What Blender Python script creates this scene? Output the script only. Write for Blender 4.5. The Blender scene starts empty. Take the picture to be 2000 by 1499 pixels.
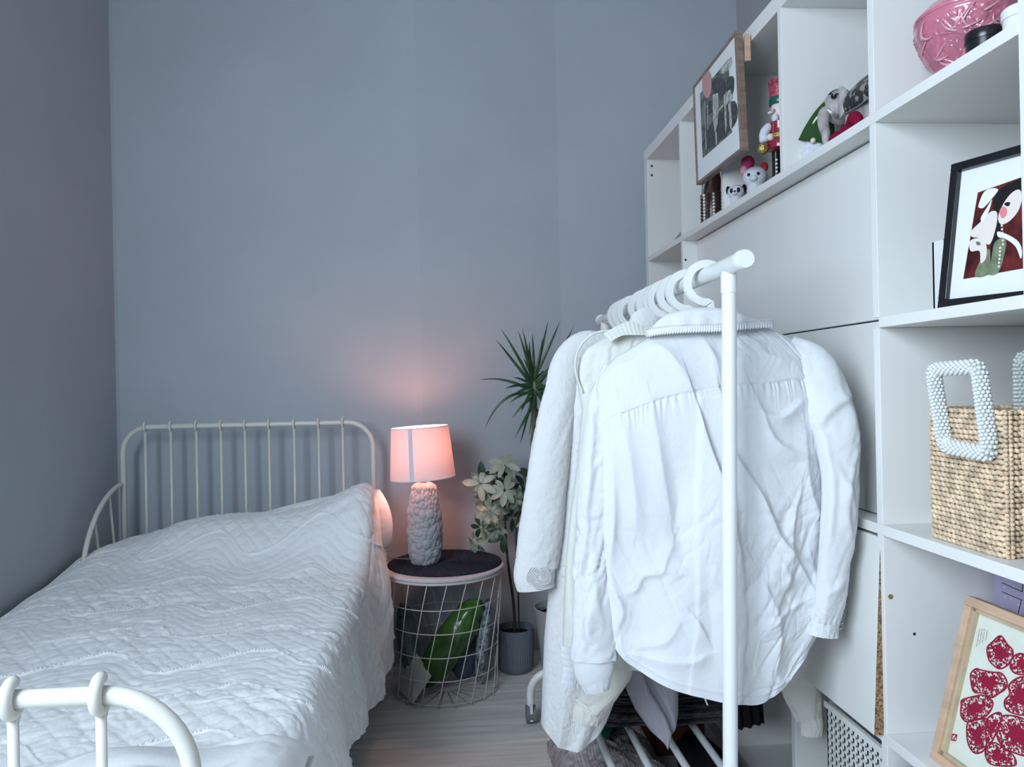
import bpy, bmesh, math, random
import numpy as np
from mathutils import Vector, Matrix

random.seed(7)
rng = np.random.default_rng(11)
scene = bpy.context.scene
COL = scene.collection

# ------------------------------------------------------------------ camera
PSI = math.radians(4.76)      # yaw to the right
ROLL = math.radians(1.15)
EYE = 0.993
FPX = 1500.0
CAM = np.array([0.0, 0.0, EYE])
_s, _c = math.sin(PSI), math.cos(PSI)
_sr, _cr = math.sin(ROLL), math.cos(ROLL)
R0 = np.array([_c, -_s, 0.0]); Z0 = np.array([0, 0, 1.0])
FW = np.array([_s, _c, 0.0])
RT = _cr * R0 - _sr * Z0
UP = _cr * Z0 + _sr * R0
cam_d = bpy.data.cameras.new('camera')
cam_d.sensor_fit = 'HORIZONTAL'
cam_d.sensor_width = 36.0
cam_d.lens = FPX / 2000.0 * 36.0
cam_d.clip_start = 0.02
cam = bpy.data.objects.new('camera', cam_d)
COL.objects.link(cam)
cam.matrix_world = Matrix(((RT[0], UP[0], -FW[0], CAM[0]),
                           (RT[1], UP[1], -FW[1], CAM[1]),
                           (RT[2], UP[2], -FW[2], CAM[2]),
                           (0, 0, 0, 1)))
scene.camera = cam

# ------------------------------------------------------------------ colour management and light
scene.view_settings.view_transform = 'Standard'
scene.view_settings.look = 'None'
scene.view_settings.gamma = 1.0
scene.view_settings.use_curve_mapping = False
scene.view_settings.exposure = 0.1
world = bpy.data.worlds.new('sky')
scene.world = world
world.use_nodes = True
world.node_tree.nodes['Background'].inputs[0].default_value = (0.55, 0.7, 0.9, 1)
world.node_tree.nodes['Background'].inputs[1].default_value = 0.6


def area_light(name, loc, target, sx, sy, power, color, spread=180):
    d = bpy.data.lights.new(name, 'AREA')
    d.shape = 'RECTANGLE'; d.size = sx; d.size_y = sy
    d.energy = power; d.color = color; d.spread = math.radians(spread)
    o = bpy.data.objects.new(name, d); COL.objects.link(o)
    o.location = loc
    o.rotation_euler = (Vector(target) - Vector(loc)).to_track_quat('-Z', 'Y').to_euler()
    return o


# daylight entering by the window in the left wall, beside the camera
area_light('window_daylight', (-1.12, -0.32, 1.62), (0.60, 0.95, 0.90), 1.15, 1.30, 68, (0.73, 0.865, 1.0), 175)


# the room's own lamp is lit in its builder below


# ------------------------------------------------------------------ helpers: pixels to world rays
def ray(px, py):
    d = FW * FPX + RT * (px - 1000.0) + UP * (749.5 - py)
    return d


def PY(px, py, y):
    d = ray(px, py); t = y / d[1]
    return CAM + d * t


def PX(px, py, x):
    d = ray(px, py); t = x / d[0]
    return CAM + d * t


def PZ(px, py, z):
    d = ray(px, py); t = (z - EYE) / d[2]
    return CAM + d * t


def PPL(px, py, p0, n):
    d = ray(px, py); t = np.dot(np.array(p0) - CAM, n) / np.dot(d, n)
    return CAM + d * t


# ------------------------------------------------------------------ numpy noise
def _hash(ix, iy, seed):
    h = (ix.astype(np.int64) * 374761393 + iy.astype(np.int64) * 668265263 + seed * 1442695041) & 0xFFFFFFFF
    h = ((h ^ (h >> 13)) * 1274126177) & 0xFFFFFFFF
    h = h ^ (h >> 16)
    return (h & 0xFFFFFF) / float(0xFFFFFF)


def vn(x, y, seed=0):
    x = np.asarray(x, float); y = np.asarray(y, float)
    ix = np.floor(x); iy = np.floor(y)
    fx = x - ix; fy = y - iy
    fx = fx * fx * fx * (fx * (fx * 6 - 15) + 10); fy = fy * fy * fy * (fy * (fy * 6 - 15) + 10)
    a = _hash(ix, iy, seed); b = _hash(ix + 1, iy, seed)
    c = _hash(ix, iy + 1, seed); d = _hash(ix + 1, iy + 1, seed)
    return ((a * (1 - fx) + b * fx) * (1 - fy) + (c * (1 - fx) + d * fx) * fy) * 2 - 1


def fbm(x, y, seed=0, oct=4):
    s = 0; a = 1.0; t = 0
    for i in range(oct):
        s = s + a * vn(x * 2 ** i, y * 2 ** i, seed + i * 17); t += a; a *= 0.5
    return s / t


def ridged(x, y, seed=0, oct=3):
    s = 0; a = 1.0; t = 0
    for i in range(oct):
        s = s + a * (1 - np.abs(vn(x * 2 ** i, y * 2 ** i, seed + i * 31)) * 2); t += a; a *= 0.55
    return s / t


def crease(x, y, seed=0):
    """sharp crumple field: warped ridges, range about -1..1"""
    wx = x + 0.8 * vn(x * 0.7 + 3, y * 0.7, seed + 5); wy = y + 0.8 * vn(x * 0.7, y * 0.7 + 9, seed + 6)
    n = np.abs(vn(wx, wy, seed)); m = np.abs(vn(wx * 2.1 + 7, wy * 2.1, seed + 3))
    return (np.minimum(n * 2.2, 1) * 1.0 + 0.45 * np.minimum(m * 2.2, 1)) - 0.9


def interp(pts, x):
    a = np.array(pts, float)
    return np.interp(x, a[:, 0], a[:, 1])


def smooth_interp(pts, x):
    """Catmull-Rom style smooth curve through (x,y) pairs"""
    a = np.array(pts, float); xs, ys = a[:, 0], a[:, 1]
    m = np.gradient(ys, xs)
    x = np.clip(np.asarray(x, float), xs[0], xs[-1])
    i = np.clip(np.searchsorted(xs, x, side='right') - 1, 0, len(xs) - 2)
    h = xs[i + 1] - xs[i]; t = (x - xs[i]) / h
    return ((2 * t ** 3 - 3 * t ** 2 + 1) * ys[i] + (t ** 3 - 2 * t ** 2 + t) * h * m[i]
            + (-2 * t ** 3 + 3 * t ** 2) * ys[i + 1] + (t ** 3 - t ** 2) * h * m[i + 1])


def spline(pts, n):
    """smooth 3D path through pts (any columns)"""
    a = np.array(pts, float)
    k = np.arange(len(a)); t = np.linspace(0, len(a) - 1, n)
    return np.stack([smooth_interp(np.stack([k, a[:, j]], 1), t) for j in range(a.shape[1])], 1)


# ------------------------------------------------------------------ mesh builder
PXY = [None, None]


class MB:
    def __init__(self):
        self.v = []; self.f = []

    def add(self, vs, fs):
        o = len(self.v)
        self.v.extend([tuple(map(float, p)) for p in vs])
        self.f.extend([tuple(int(i) + o for i in f) for f in fs])
        return self

    def box(self, lo, hi):
        x0, y0, z0 = lo; x1, y1, z1 = hi
        v = [(x0, y0, z0), (x1, y0, z0), (x1, y1, z0), (x0, y1, z0), (x0, y0, z1), (x1, y0, z1), (x1, y1, z1), (x0, y1, z1)]
        return self.add(v, [(0, 3, 2, 1), (4, 5, 6, 7), (0, 1, 5, 4), (1, 2, 6, 5), (2, 3, 7, 6), (3, 0, 4, 7)])

    def obox(self, c, ax, ay, az):
        """oriented box: centre and three half-axis vectors"""
        c, ax, ay, az = [np.array(q, float) for q in (c, ax, ay, az)]
        v = [c + sx * ax + sy * ay + sz * az for sz in (-1, 1) for sx, sy in ((-1, -1), (1, -1), (1, 1), (-1, 1))]
        return self.add(v, [(0, 3, 2, 1), (4, 5, 6, 7), (0, 1, 5, 4), (1, 2, 6, 5), (2, 3, 7, 6), (3, 0, 4, 7)])

    def grid(self, A, wrapu=False, wrapv=False):
        nu, nv = A.shape[:2]
        fs = []
        for i in range(nu if wrapu else nu - 1):
            i2 = (i + 1) % nu
            for j in range(nv if wrapv else nv - 1):
                j2 = (j + 1) % nv
                fs.append((i * nv + j, i2 * nv + j, i2 * nv + j2, i * nv + j2))
        return self.add(A.reshape(-1, 3), fs)

    def tube(self, pts, r, seg=12, caps=True, closed=False, flat=1.0, up=None):
        P = np.array(pts, float); n = len(P)
        rr = np.full(n, r, float) if np.isscalar(r) else np.array(r, float)
        if closed:
            T = np.roll(P, -1, 0) - np.roll(P, 1, 0)
        else:
            T = np.gradient(P, axis=0)
        T /= (np.linalg.norm(T, axis=1)[:, None] + 1e-12)
        N = np.zeros_like(P)
        ref = np.array(up if up is not None else (0, 0, 1.0))
        if abs(np.dot(ref, T[0])) > 0.95 and up is None:
            ref = np.array([1.0, 0, 0])
        prev = ref - np.dot(ref, T[0]) * T[0]; prev /= np.linalg.norm(prev)
        for i in range(n):
            if up is not None:
                q = np.array(up, float)
            else:
                q = prev
            q = q - np.dot(q, T[i]) * T[i]; q /= (np.linalg.norm(q) + 1e-12)
            N[i] = q; prev = q
        B = np.cross(T, N)
        a = np.linspace(0, 2 * np.pi, seg, endpoint=False)
        A = P[:, None] + rr[:, None, None] * (np.cos(a)[None, :, None] * N[:, None] * flat + np.sin(a)[None, :, None] * B[:, None])
        o = len(self.v)
        self.grid(A, wrapu=closed, wrapv=True)
        if caps and not closed:
            self.f.append(tuple(o + k for k in range(seg))[::-1])
            self.f.append(tuple(o + (n - 1) * seg + k for k in range(seg)))
        return self

    def cyl(self, p0, p1, r, seg=16, r2=None):
        return self.tube([p0, p1], [r, r if r2 is None else r2], seg)

    def lathe(self, prof, c=(0, 0, 0), seg=32, capb=True, capt=True):
        prof = np.array(prof, float); a = np.linspace(0, 2 * np.pi, seg, endpoint=False)
        A = np.zeros((len(prof), seg, 3))
        A[..., 0] = prof[:, 0:1] * np.cos(a) + c[0]
        A[..., 1] = prof[:, 0:1] * np.sin(a) + c[1]
        A[..., 2] = prof[:, 1:2] + c[2]
        o = len(self.v)
        self.grid(A, wrapv=True)
        n = len(prof)
        if capb: self.f.append(tuple(o + k for k in range(seg))[::-1])
        if capt: self.f.append(tuple(o + (n - 1) * seg + k for k in range(seg)))
        return self

    def ell(self, c, r, seg=16, rings=10, rot=None):
        if np.isscalar(r): r = (r, r, r)
        c = np.array(c, float)
        th = np.linspace(0, np.pi, rings + 1)[1:-1]; a = np.linspace(0, 2 * np.pi, seg, endpoint=False)
        A = np.zeros((len(th), seg, 3))
        A[..., 0] = np.sin(th)[:, None] * np.cos(a); A[..., 1] = np.sin(th)[:, None] * np.sin(a); A[..., 2] = np.cos(th)[:, None]
        pts = np.concatenate([A.reshape(-1, 3), [[0, 0, 1], [0, 0, -1]]]) * np.array(r)
        if rot is not None: pts = pts @ np.array(rot).T
        pts = pts + c
        n = len(th); fs = []
        for i in range(n - 1):
            for j in range(seg):
                fs.append((i * seg + j, (i + 1) * seg + j, (i + 1) * seg + (j + 1) % seg, i * seg + (j + 1) % seg))
        for j in range(seg):
            fs.append((n * seg, j, (j + 1) % seg)); fs.append((n * seg + 1, (n - 1) * seg + (j + 1) % seg, (n - 1) * seg + j))
        return self.add(pts, fs)

    def prism(self, pts, off):
        """polygon pts extruded by vector off"""
        P = [np.array(p, float) for p in pts]; n = len(P); off = np.array(off, float)
        return self.add(P + [p + off for p in P], [tuple(range(n))[::-1], tuple(range(n, 2 * n))] +
                        [(i, (i + 1) % n, n + (i + 1) % n, n + i) for i in range(n)])

    def build(self, name, mat, parent=None, origin=(0, 0, 0), smooth=False, bevel=0, sub=0):
        me = bpy.data.meshes.new(name)
        O = np.array(origin, float)
        me.from_pydata([tuple(np.array(p) - O) for p in self.v] if len(self.v) < 3000 else (np.array(self.v) - O).tolist(), [], self.f)
        me.update()
        bm = bmesh.new(); bm.from_mesh(me)
        bmesh.ops.recalc_face_normals(bm, faces=bm.faces)
        bm.to_mesh(me); bm.free()
        if smooth is True:
            me.polygons.foreach_set('use_smooth', [True] * len(me.polygons))
        elif smooth:
            me.polygons.foreach_set('use_smooth', [True] * len(me.polygons))
            me.set_sharp_from_angle(angle=math.radians(smooth))
        o = bpy.data.objects.new(name, me); COL.objects.link(o)
        if mat: me.materials.append(mat)
        if parent is not None: o.parent = parent
        else: o.location = tuple(O)
        if bevel:
            m = o.modifiers.new('bevel', 'BEVEL'); m.width = bevel; m.segments = 2; m.limit_method = 'ANGLE'
        if sub:
            m = o.modifiers.new('sub', 'SUBSURF'); m.levels = sub; m.render_levels = sub
        return o


def tag(o, label=None, cat=None, group=None, kind=None):
    if label: o['label'] = label
    if cat: o['category'] = cat
    if group: o['group'] = group
    if kind: o['kind'] = kind
    return o


class Thing:
    """an Empty at the thing's base with mesh parts built in world coordinates"""
    def __init__(self, name, label, cat, loc, group=None, kind=None):
        self.loc = tuple(float(q) for q in loc)
        self.o = bpy.data.objects.new(name, None); COL.objects.link(self.o)
        self.o.empty_display_size = 0.05
        self.o.location = self.loc
        tag(self.o, label, cat, group, kind)

    def part(self, name, mb, mat, label=None, kind=None, parent=None, smooth=False, bevel=0, sub=0):
        o = mb.build(name, mat, parent or self.o, self.loc, smooth, bevel, sub)
        tag(o, label, None, None, kind)
        return o


def solid(name, mb, mat, label, cat, base=None, group=None, kind=None, smooth=False, bevel=0, sub=0):
    """a top-level thing that is one mesh"""
    if base is None:
        a = np.array(mb.v); base = (a[:, 0].mean(), a[:, 1].mean(), a[:, 2].min())
    o = mb.build(name, mat, None, base, smooth, bevel, sub)
    return tag(o, label, cat, group, kind)


def structure(name, mb, mat, **k):
    o = mb.build(name, mat, None, (0, 0, 0), **k); o['kind'] = 'structure'
    return o


def fuse(mb, voxel=0.002, smooth_it=4):
    """melt overlapping shapes into one continuous skin"""
    o = mb.build('melt', None)
    m = o.modifiers.new('r', 'REMESH'); m.mode = 'VOXEL'; m.voxel_size = voxel
    s = o.modifiers.new('s', 'SMOOTH'); s.iterations = smooth_it; s.factor = 0.6
    dg = bpy.context.evaluated_depsgraph_get()
    me = bpy.data.meshes.new_from_object(o.evaluated_get(dg))
    out = MB()
    out.v = [tuple(v.co) for v in me.vertices]; out.f = [tuple(p.vertices) for p in me.polygons]
    bpy.data.objects.remove(o); bpy.data.meshes.remove(me)
    return out


# ------------------------------------------------------------------ materials
def mat(name, col, rough=0.6, spec=0.4, metal=0.0, bump=0.0, bscale=200.0, var=0.0, vscale=6.0, sheen=0.0, coat=0.0, bdist=0.002, ramp=(0.35, 0.65),
        stretch=(1, 1, 1), trans=0.0, alpha=1.0, emis=None, estr=0.0, detail=4.0, subsurf=0.0, col2=None):
    m = bpy.data.materials.new(name); m.use_nodes = True
    nt = m.node_tree; b = nt.nodes['Principled BSDF']
    b.inputs['Base Color'].default_value = (*col, 1)
    b.inputs['Roughness'].default_value = rough
    b.inputs['Specular IOR Level'].default_value = spec
    b.inputs['Metallic'].default_value = metal
    b.inputs['Sheen Weight'].default_value = sheen
    b.inputs['Coat Weight'].default_value = coat
    b.inputs['Transmission Weight'].default_value = trans
    b.inputs['Alpha'].default_value = alpha
    if emis:
        b.inputs['Emission Color'].default_value = (*emis, 1); b.inputs['Emission Strength'].default_value = estr
    if bump or var:
        tc = nt.nodes.new('ShaderNodeTexCoord'); mp = nt.nodes.new('ShaderNodeMapping')
        mp.inputs['Scale'].default_value = stretch
        nt.links.new(tc.outputs['Object'], mp.inputs['Vector'])
    if var:
        n = nt.nodes.new('ShaderNodeTexNoise'); n.inputs['Scale'].default_value = vscale; n.inputs['Detail'].default_value = detail
        nt.links.new(mp.outputs[0], n.inputs['Vector'])
        r = nt.nodes.new('ShaderNodeValToRGB')
        c2 = col2 if col2 else tuple(max(0, q * (1 - var)) for q in col)
        c1 = col if col2 else tuple(min(1, q * (1 + var * 0.5)) for q in col)
        r.color_ramp.elements[0].position = ramp[0]; r.color_ramp.elements[1].position = ramp[1]
        r.color_ramp.elements[0].color = (*c2, 1); r.color_ramp.elements[1].color = (*c1, 1)
        nt.links.new(n.outputs[0], r.inputs[0]); nt.links.new(r.outputs[0], b.inputs['Base Color'])
    if bump:
        n2 = nt.nodes.new('ShaderNodeTexNoise'); n2.inputs['Scale'].default_value = bscale; n2.inputs['Detail'].default_value = 3
        nt.links.new(mp.outputs[0], n2.inputs['Vector'])
        bp = nt.nodes.new('ShaderNodeBump'); bp.inputs['Strength'].default_value = bump; bp.inputs['Distance'].default_value = bdist
        nt.links.new(n2.outputs[0], bp.inputs['Height']); nt.links.new(bp.outputs[0], b.inputs['Normal'])
    return m


M = {}
M['wall'] = mat('blue_grey_wall_paint', (0.445, 0.48, 0.52), 0.85, 0.2, bump=0.12, bscale=260, var=0.035, vscale=3)
M['wall_left'] = M['wall']
M['ceil'] = mat('ceiling_paint', (0.55, 0.56, 0.56), 0.9, 0.2, bump=0.05)
M['right'] = mat('side_wall_paint', (0.42, 0.42, 0.43), 0.9, 0.2, bump=0.05)
M['trim'] = mat('corner_caulk', (0.42, 0.46, 0.5), 0.8, 0.2, bump=0.3, bscale=90)
M['plank'] = mat('pale_oak_laminate', (0.74, 0.715, 0.67), 0.5, 0.35, bump=0.25, bscale=60, var=0.16, vscale=9, stretch=(0.35, 5, 1), detail=8)
M['gap'] = mat('floor_underlay', (0.36, 0.34, 0.32), 0.9)
M['lam'] = mat('white_laminate', (0.79, 0.785, 0.76), 0.38, 0.35, var=0.03, vscale=2)
M['chip'] = mat('raw_chipboard', (0.33, 0.21, 0.12), 0.9, 0.1, bump=1.0, bscale=400, var=0.75, vscale=260)
M['dark'] = mat('dark_hole', (0.02, 0.02, 0.02), 0.9)
M['brass'] = mat('screw_brass', (0.45, 0.36, 0.24), 0.35, 0.5, metal=0.9, var=0.1)
M['bedmetal'] = mat('ivory_painted_steel', (0.70, 0.69, 0.63), 0.33, 0.5, var=0.04, vscale=12)
M['rack'] = mat('white_painted_steel', (0.80, 0.82, 0.82), 0.28, 0.5, var=0.02, vscale=12)
M['plastic'] = mat('white_plastic', (0.80, 0.81, 0.79), 0.4, 0.4, var=0.02)
M['wheel'] = mat('grey_rubber', (0.17, 0.18, 0.19), 0.5, 0.4, var=0.1)
M['quilt'] = mat('white_quilt_cotton', (0.87, 0.87, 0.87), 0.9, 0.15, bump=0.35, bscale=170, sheen=0.15)
M['bead'] = mat('white_bead_stitching', (0.86, 0.86, 0.85), 0.6, 0.3, var=0.03)
M['sheet'] = mat('white_sheet_cotton', (0.83, 0.83, 0.83), 0.9, 0.15, bump=0.25, bscale=160)
M['mattress'] = mat('mattress_ticking', (0.62, 0.62, 0.62), 0.9, 0.1, bump=0.3)
M['shirt'] = mat('white_linen_shirt', (0.705, 0.72, 0.745), 0.85, 0.15, bump=0.5, bscale=70, bdist=.003, sheen=0.1)
M['shirt_trim'] = mat('white_lace', (0.76, 0.77, 0.80), 0.9, 0.1, bump=0.8, bscale=500)
M['sheer'] = mat('ivory_sheer_cotton', (0.73, 0.735, 0.68), 0.85, 0.15, bump=0.3, bscale=250)
M['coat'] = mat('white_textured_plush', (0.74, 0.735, 0.735), 0.95, 0.1, bump=0.8, bscale=90, bdist=.003, sheen=0.3)
M['cream'] = mat('cream_jersey', (0.72, 0.70, 0.655), 0.95, 0.1, bump=0.4, bscale=300, sheen=0.1)
M['lavender'] = mat('lavender_grey_fleece', (0.42, 0.41, 0.46), 0.95, 0.1, bump=0.5, bscale=300)
M['green_cloth'] = mat('dark_green_corduroy', (0.012, 0.085, 0.05), 0.9, 0.15, bump=0.5, bscale=300, var=0.3)
M['navy_cloth'] = mat('navy_cotton', (0.025, 0.045, 0.10), 0.9, 0.15, bump=0.5, bscale=300, var=0.3)
M['black_cloth'] = mat('black_wool', (0.012, 0.012, 0.014), 0.95, 0.1, bump=0.5, bscale=300)
M['char1'] = mat('charcoal_knit', (0.07, 0.075, 0.085), 0.95, 0.1, bump=0.8, bscale=350, var=0.3, vscale=90)
M['char2'] = mat('slate_striped_knit', (0.15, 0.15, 0.16), 0.95, 0.1, bump=0.8, bscale=350, var=0.5, vscale=60, stretch=(1, 1, 6))
M['taupe'] = mat('taupe_cable_knit', (0.44, 0.40, 0.40), 0.95, 0.1, bump=1.0, bscale=260, var=0.4, vscale=60)
M['maroon'] = mat('maroon_card', (0.12, 0.035, 0.03), 0.8, 0.2, var=0.15)
M['lampbase'] = mat('grey_bubble_ceramic', (0.36, 0.37, 0.40), 0.6, 0.3, bump=0.15, bscale=300, var=0.06, vscale=20)
M['mat'] = mat('navy_braided_rope', (0.02, 0.026, 0.042), 0.85, 0.25, bump=1.0, bscale=220, var=0.6, vscale=160)
M['tabletop'] = mat('white_lacquered_tray', (0.62, 0.59, 0.60), 0.35, 0.4, var=0.03)
M['wire'] = mat('pinkish_white_wire', (0.58, 0.53, 0.50), 0.35, 0.5, var=0.05)
M['cord'] = mat('clear_grey_cord', (0.25, 0.23, 0.24), 0.4, 0.4, var=0.05)
M['greenbag'] = mat('glossy_green_plastic', (0.045, 0.13, 0.022), 0.22, 0.6, bump=0.6, bscale=30, var=0.6, vscale=9)
M['tealbag'] = mat('grey_teal_plastic', (0.11, 0.16, 0.17), 0.3, 0.5, bump=0.6, bscale=30, var=0.3)
M['paper'] = mat('crumpled_pale_paper', (0.42, 0.42, 0.40), 0.8, 0.2, bump=0.5, bscale=40, var=0.2)
M['pattern'] = mat('grey_patterned_fabric', (0.30, 0.34, 0.38), 0.9, 0.1, bump=0.4, bscale=120, var=0.8, vscale=55)
M['bluecloth'] = mat('dusty_blue_cloth', (0.09, 0.13, 0.18), 0.9, 0.1, bump=0.4, bscale=120, var=0.2)
M['pot_dark'] = mat('slate_ribbed_plastic', (0.145, 0.165, 0.19), 0.55, 0.35, var=0.08)
M['pot_light'] = mat('pale_grey_ceramic', (0.40, 0.42, 0.40), 0.45, 0.4, var=0.06)
M['soil'] = mat('potting_soil', (0.02, 0.017, 0.013), 0.95, 0.1, bump=1, bscale=150, var=0.5, vscale=80)
M['stem'] = mat('woody_stem', (0.05, 0.045, 0.035), 0.8, 0.2, bump=0.6, bscale=120, var=0.3)
M['stem2'] = mat('pale_cane_stem', (0.22, 0.19, 0.14), 0.8, 0.2, bump=0.6, bscale=120, var=0.3)
M['leaf_dark'] = mat('dark_green_leaf', (0.022, 0.05, 0.025), 0.4, 0.4, var=0.4, vscale=60)
M['leaf_var'] = mat('variegated_leaf', (0.34, 0.38, 0.28), 0.45, 0.4, var=0.5, vscale=42, col2=(0.035, 0.065, 0.035))
M['leaf_cream'] = mat('cream_leaf', (0.42, 0.45, 0.36), 0.45, 0.4, var=0.5, vscale=18, col2=(0.30, 0.34, 0.25))
M['leaf_blade'] = mat('green_blade_leaf', (0.03, 0.075, 0.03), 0.4, 0.45, var=0.5, vscale=25)
M['leaf_dry'] = mat('dry_leaf', (0.20, 0.13, 0.085), 0.7, 0.2, var=0.3, vscale=60)
M['pink'] = mat('pink_glazed_ceramic', (0.50, 0.155, 0.215), 0.22, 0.6, coat=0.6, var=0.25, vscale=25)
M['pink_hi'] = mat('pale_pink_relief', (0.62, 0.30, 0.36), 0.22, 0.6, coat=0.6, var=0.2, vscale=40)
M['black'] = mat('black_lacquer', (0.012, 0.012, 0.014), 0.25, 0.5, var=0.1)
M['mount'] = mat('white_mount_board', (0.72, 0.74, 0.75), 0.75, 0.2, var=0.01)
M['white'] = mat('white_card', (0.74, 0.75, 0.76), 0.6, 0.3, var=0.02)
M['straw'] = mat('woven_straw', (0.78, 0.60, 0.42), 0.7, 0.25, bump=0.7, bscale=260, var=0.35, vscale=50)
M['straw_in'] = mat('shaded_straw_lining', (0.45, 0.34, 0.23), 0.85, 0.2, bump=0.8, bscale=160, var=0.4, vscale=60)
M['pearl'] = mat('pearl', (0.74, 0.76, 0.745), 0.15, 0.7, coat=0.5, var=0.03)
M['pearlbase'] = mat('clear_nylon_core', (0.55, 0.58, 0.56), 0.4, 0.4, var=0.1)
M['lining'] = mat('white_cotton_lining', (0.60, 0.58, 0.57), 0.9, 0.1, bump=0.4)
M['wood'] = mat('pale_beech_wood', (0.60, 0.40, 0.275), 0.5, 0.35, bump=0.2, bscale=90, var=0.14, vscale=14, stretch=(1, 1, 5))
M['wood_d'] = mat('inner_pine_slip', (0.52, 0.42, 0.28), 0.5, 0.35, var=0.14, vscale=14)
M['ricepaper'] = mat('cream_rice_paper', (0.72, 0.74, 0.65), 0.8, 0.2, var=0.04, vscale=30)
M['red'] = mat('carmine_papercut', (0.30, 0.012, 0.045), 0.7, 0.2, var=0.15)
M['lilac'] = mat('lilac_gift_paper', (0.43, 0.38, 0.56), 0.6, 0.3, var=0.05)
M['mauve'] = mat('mauve_fabric_box', (0.26, 0.20, 0.25), 0.85, 0.2, var=0.1, bump=0.3)
M['dbrown'] = mat('brown_glaze', (0.11, 0.05, 0.035), 0.35, 0.5, var=0.6, vscale=60)
M['walnut'] = mat('walnut_frame_edge', (0.23, 0.16, 0.13), 0.35, 0.4, var=0.3, vscale=20, stretch=(1, 1, 4))
M['photo_dark'] = mat('grey_photo_print', (0.14, 0.155, 0.14), 0.35, 0.4, var=0.85, vscale=38, detail=8)
M['photo_lite'] = mat('pale_photo_print', (0.44, 0.46, 0.42), 0.35, 0.4, var=0.5, vscale=60)
M['photo_mid'] = mat('dark_photo_print', (0.055, 0.055, 0.055), 0.35, 0.4, var=0.8, vscale=90)
M['balloon'] = mat('pink_balloon_print', (0.56, 0.30, 0.30), 0.35, 0.4, var=0.05)
M['gold'] = mat('gold_glitter', (0.55, 0.40, 0.14), 0.3, 0.5, metal=0.8, bump=1, bscale=300, var=0.3, vscale=100)
M['nred'] = mat('nutcracker_red', (0.27, 0.012, 0.04), 0.25, 0.5, coat=0.4, var=0.15)
M['npink'] = mat('rosy_glitter', (0.42, 0.06, 0.09), 0.3, 0.5, bump=1, bscale=260, var=0.6, vscale=120)
M['ngreen'] = mat('nutcracker_green', (0.01, 0.10, 0.07), 0.3, 0.5, var=0.2)
M['skin'] = mat('painted_face', (0.72, 0.60, 0.58), 0.4, 0.4, var=0.03)
M['fluff'] = mat('white_fur', (0.66, 0.68, 0.74), 0.95, 0.1, bump=1, bscale=300)
M['hatgreen'] = mat('forest_felt', (0.03, 0.075, 0.025), 0.95, 0.1, bump=0.5)
M['hatred'] = mat('crimson_felt', (0.22, 0.006, 0.035), 0.95, 0.1, bump=0.5)
M['eleph'] = mat('painted_elephant_grey', (0.42, 0.38, 0.38), 0.4, 0.4, var=0.3, vscale=38)
M['rug'] = mat('black_silver_saddlecloth', (0.26, 0.25, 0.24), 0.4, 0.5, var=0.9, vscale=75, col2=(0.014, 0.014, 0.014), ramp=(0.54, 0.60), bump=0.8, bscale=200)
M['tusk'] = mat('ivory_tusk', (0.78, 0.77, 0.70), 0.3, 0.5, var=0.03)
M['crochet'] = mat('white_crochet', (0.66, 0.66, 0.72), 0.95, 0.1, bump=1.0, bscale=420)
M['pom'] = mat('pink_pompom_yarn', (0.55, 0.06, 0.18), 0.95, 0.1, bump=1.0, bscale=420, var=0.4, vscale=200)
M['pinkyarn'] = mat('light_pink_yarn', (0.68, 0.30, 0.36), 0.95, 0.1, bump=1.0, bscale=420)
M['redyarn'] = mat('red_yarn', (0.45, 0.03, 0.03), 0.95, 0.1, bump=1.0, bscale=420)
M['bluegrey'] = mat('blue_grey_card', (0.25, 0.28, 0.32), 0.6, 0.3, var=0.1)
M['a_red'] = mat('print_dark_red', (0.10, 0.012, 0.012), 0.4, 0.4, var=0.75, vscale=45)
M['a_black'] = mat('print_black', (0.01, 0.008, 0.01), 0.4, 0.4, var=0.2)
M['a_skin'] = mat('print_pale_skin', (0.74, 0.66, 0.60), 0.4, 0.4, var=0.04)
M['a_white'] = mat('print_white', (0.76, 0.77, 0.78), 0.4, 0.4, var=0.04)
M['a_green'] = mat('print_sage_green', (0.18, 0.21, 0.13), 0.4, 0.4, var=0.3, vscale=90)
M['a_blush'] = mat('print_blush', (0.72, 0.22, 0.24), 0.4, 0.4, var=0.1)
M['ink'] = mat('brown_ink', (0.14, 0.09, 0.08), 0.8, 0.1)
M['silver'] = mat('dull_metal', (0.4, 0.4, 0.4), 0.35, 0.5, metal=0.9)

# translucent lamp shade cloth
m = bpy.data.materials.new('pink_translucent_shade'); m.use_nodes = True
nt = m.node_tree; nt.nodes.clear()
out = nt.nodes.new('ShaderNodeOutputMaterial'); mix = nt.nodes.new('ShaderNodeMixShader')
df = nt.nodes.new('ShaderNodeBsdfDiffuse'); tl = nt.nodes.new('ShaderNodeBsdfTranslucent')
wv = nt.nodes.new('ShaderNodeTexNoise'); wv.inputs['Scale'].default_value = 400
bp = nt.nodes.new('ShaderNodeBump'); bp.inputs['Strength'].default_value = 0.2; bp.inputs['Distance'].default_value = 0.001
tcx = nt.nodes.new('ShaderNodeTexCoord'); nt.links.new(tcx.outputs['Object'], wv.inputs['Vector'])
nt.links.new(wv.outputs[0], bp.inputs['Height']); nt.links.new(bp.outputs[0], df.inputs['Normal'])
df.inputs[0].default_value = (0.80, 0.70, 0.72, 1); tl.inputs[0].default_value = (0.85, 0.58, 0.54, 1)
mix.inputs[0].default_value = 0.10
nt.links.new(df.outputs[0], mix.inputs[1]); nt.links.new(tl.outputs[0], mix.inputs[2]); nt.links.new(mix.outputs[0], out.inputs[0])
M['shade'] = m
m2 = m.copy(); m2.name = 'shade_seam_double_cloth'
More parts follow.
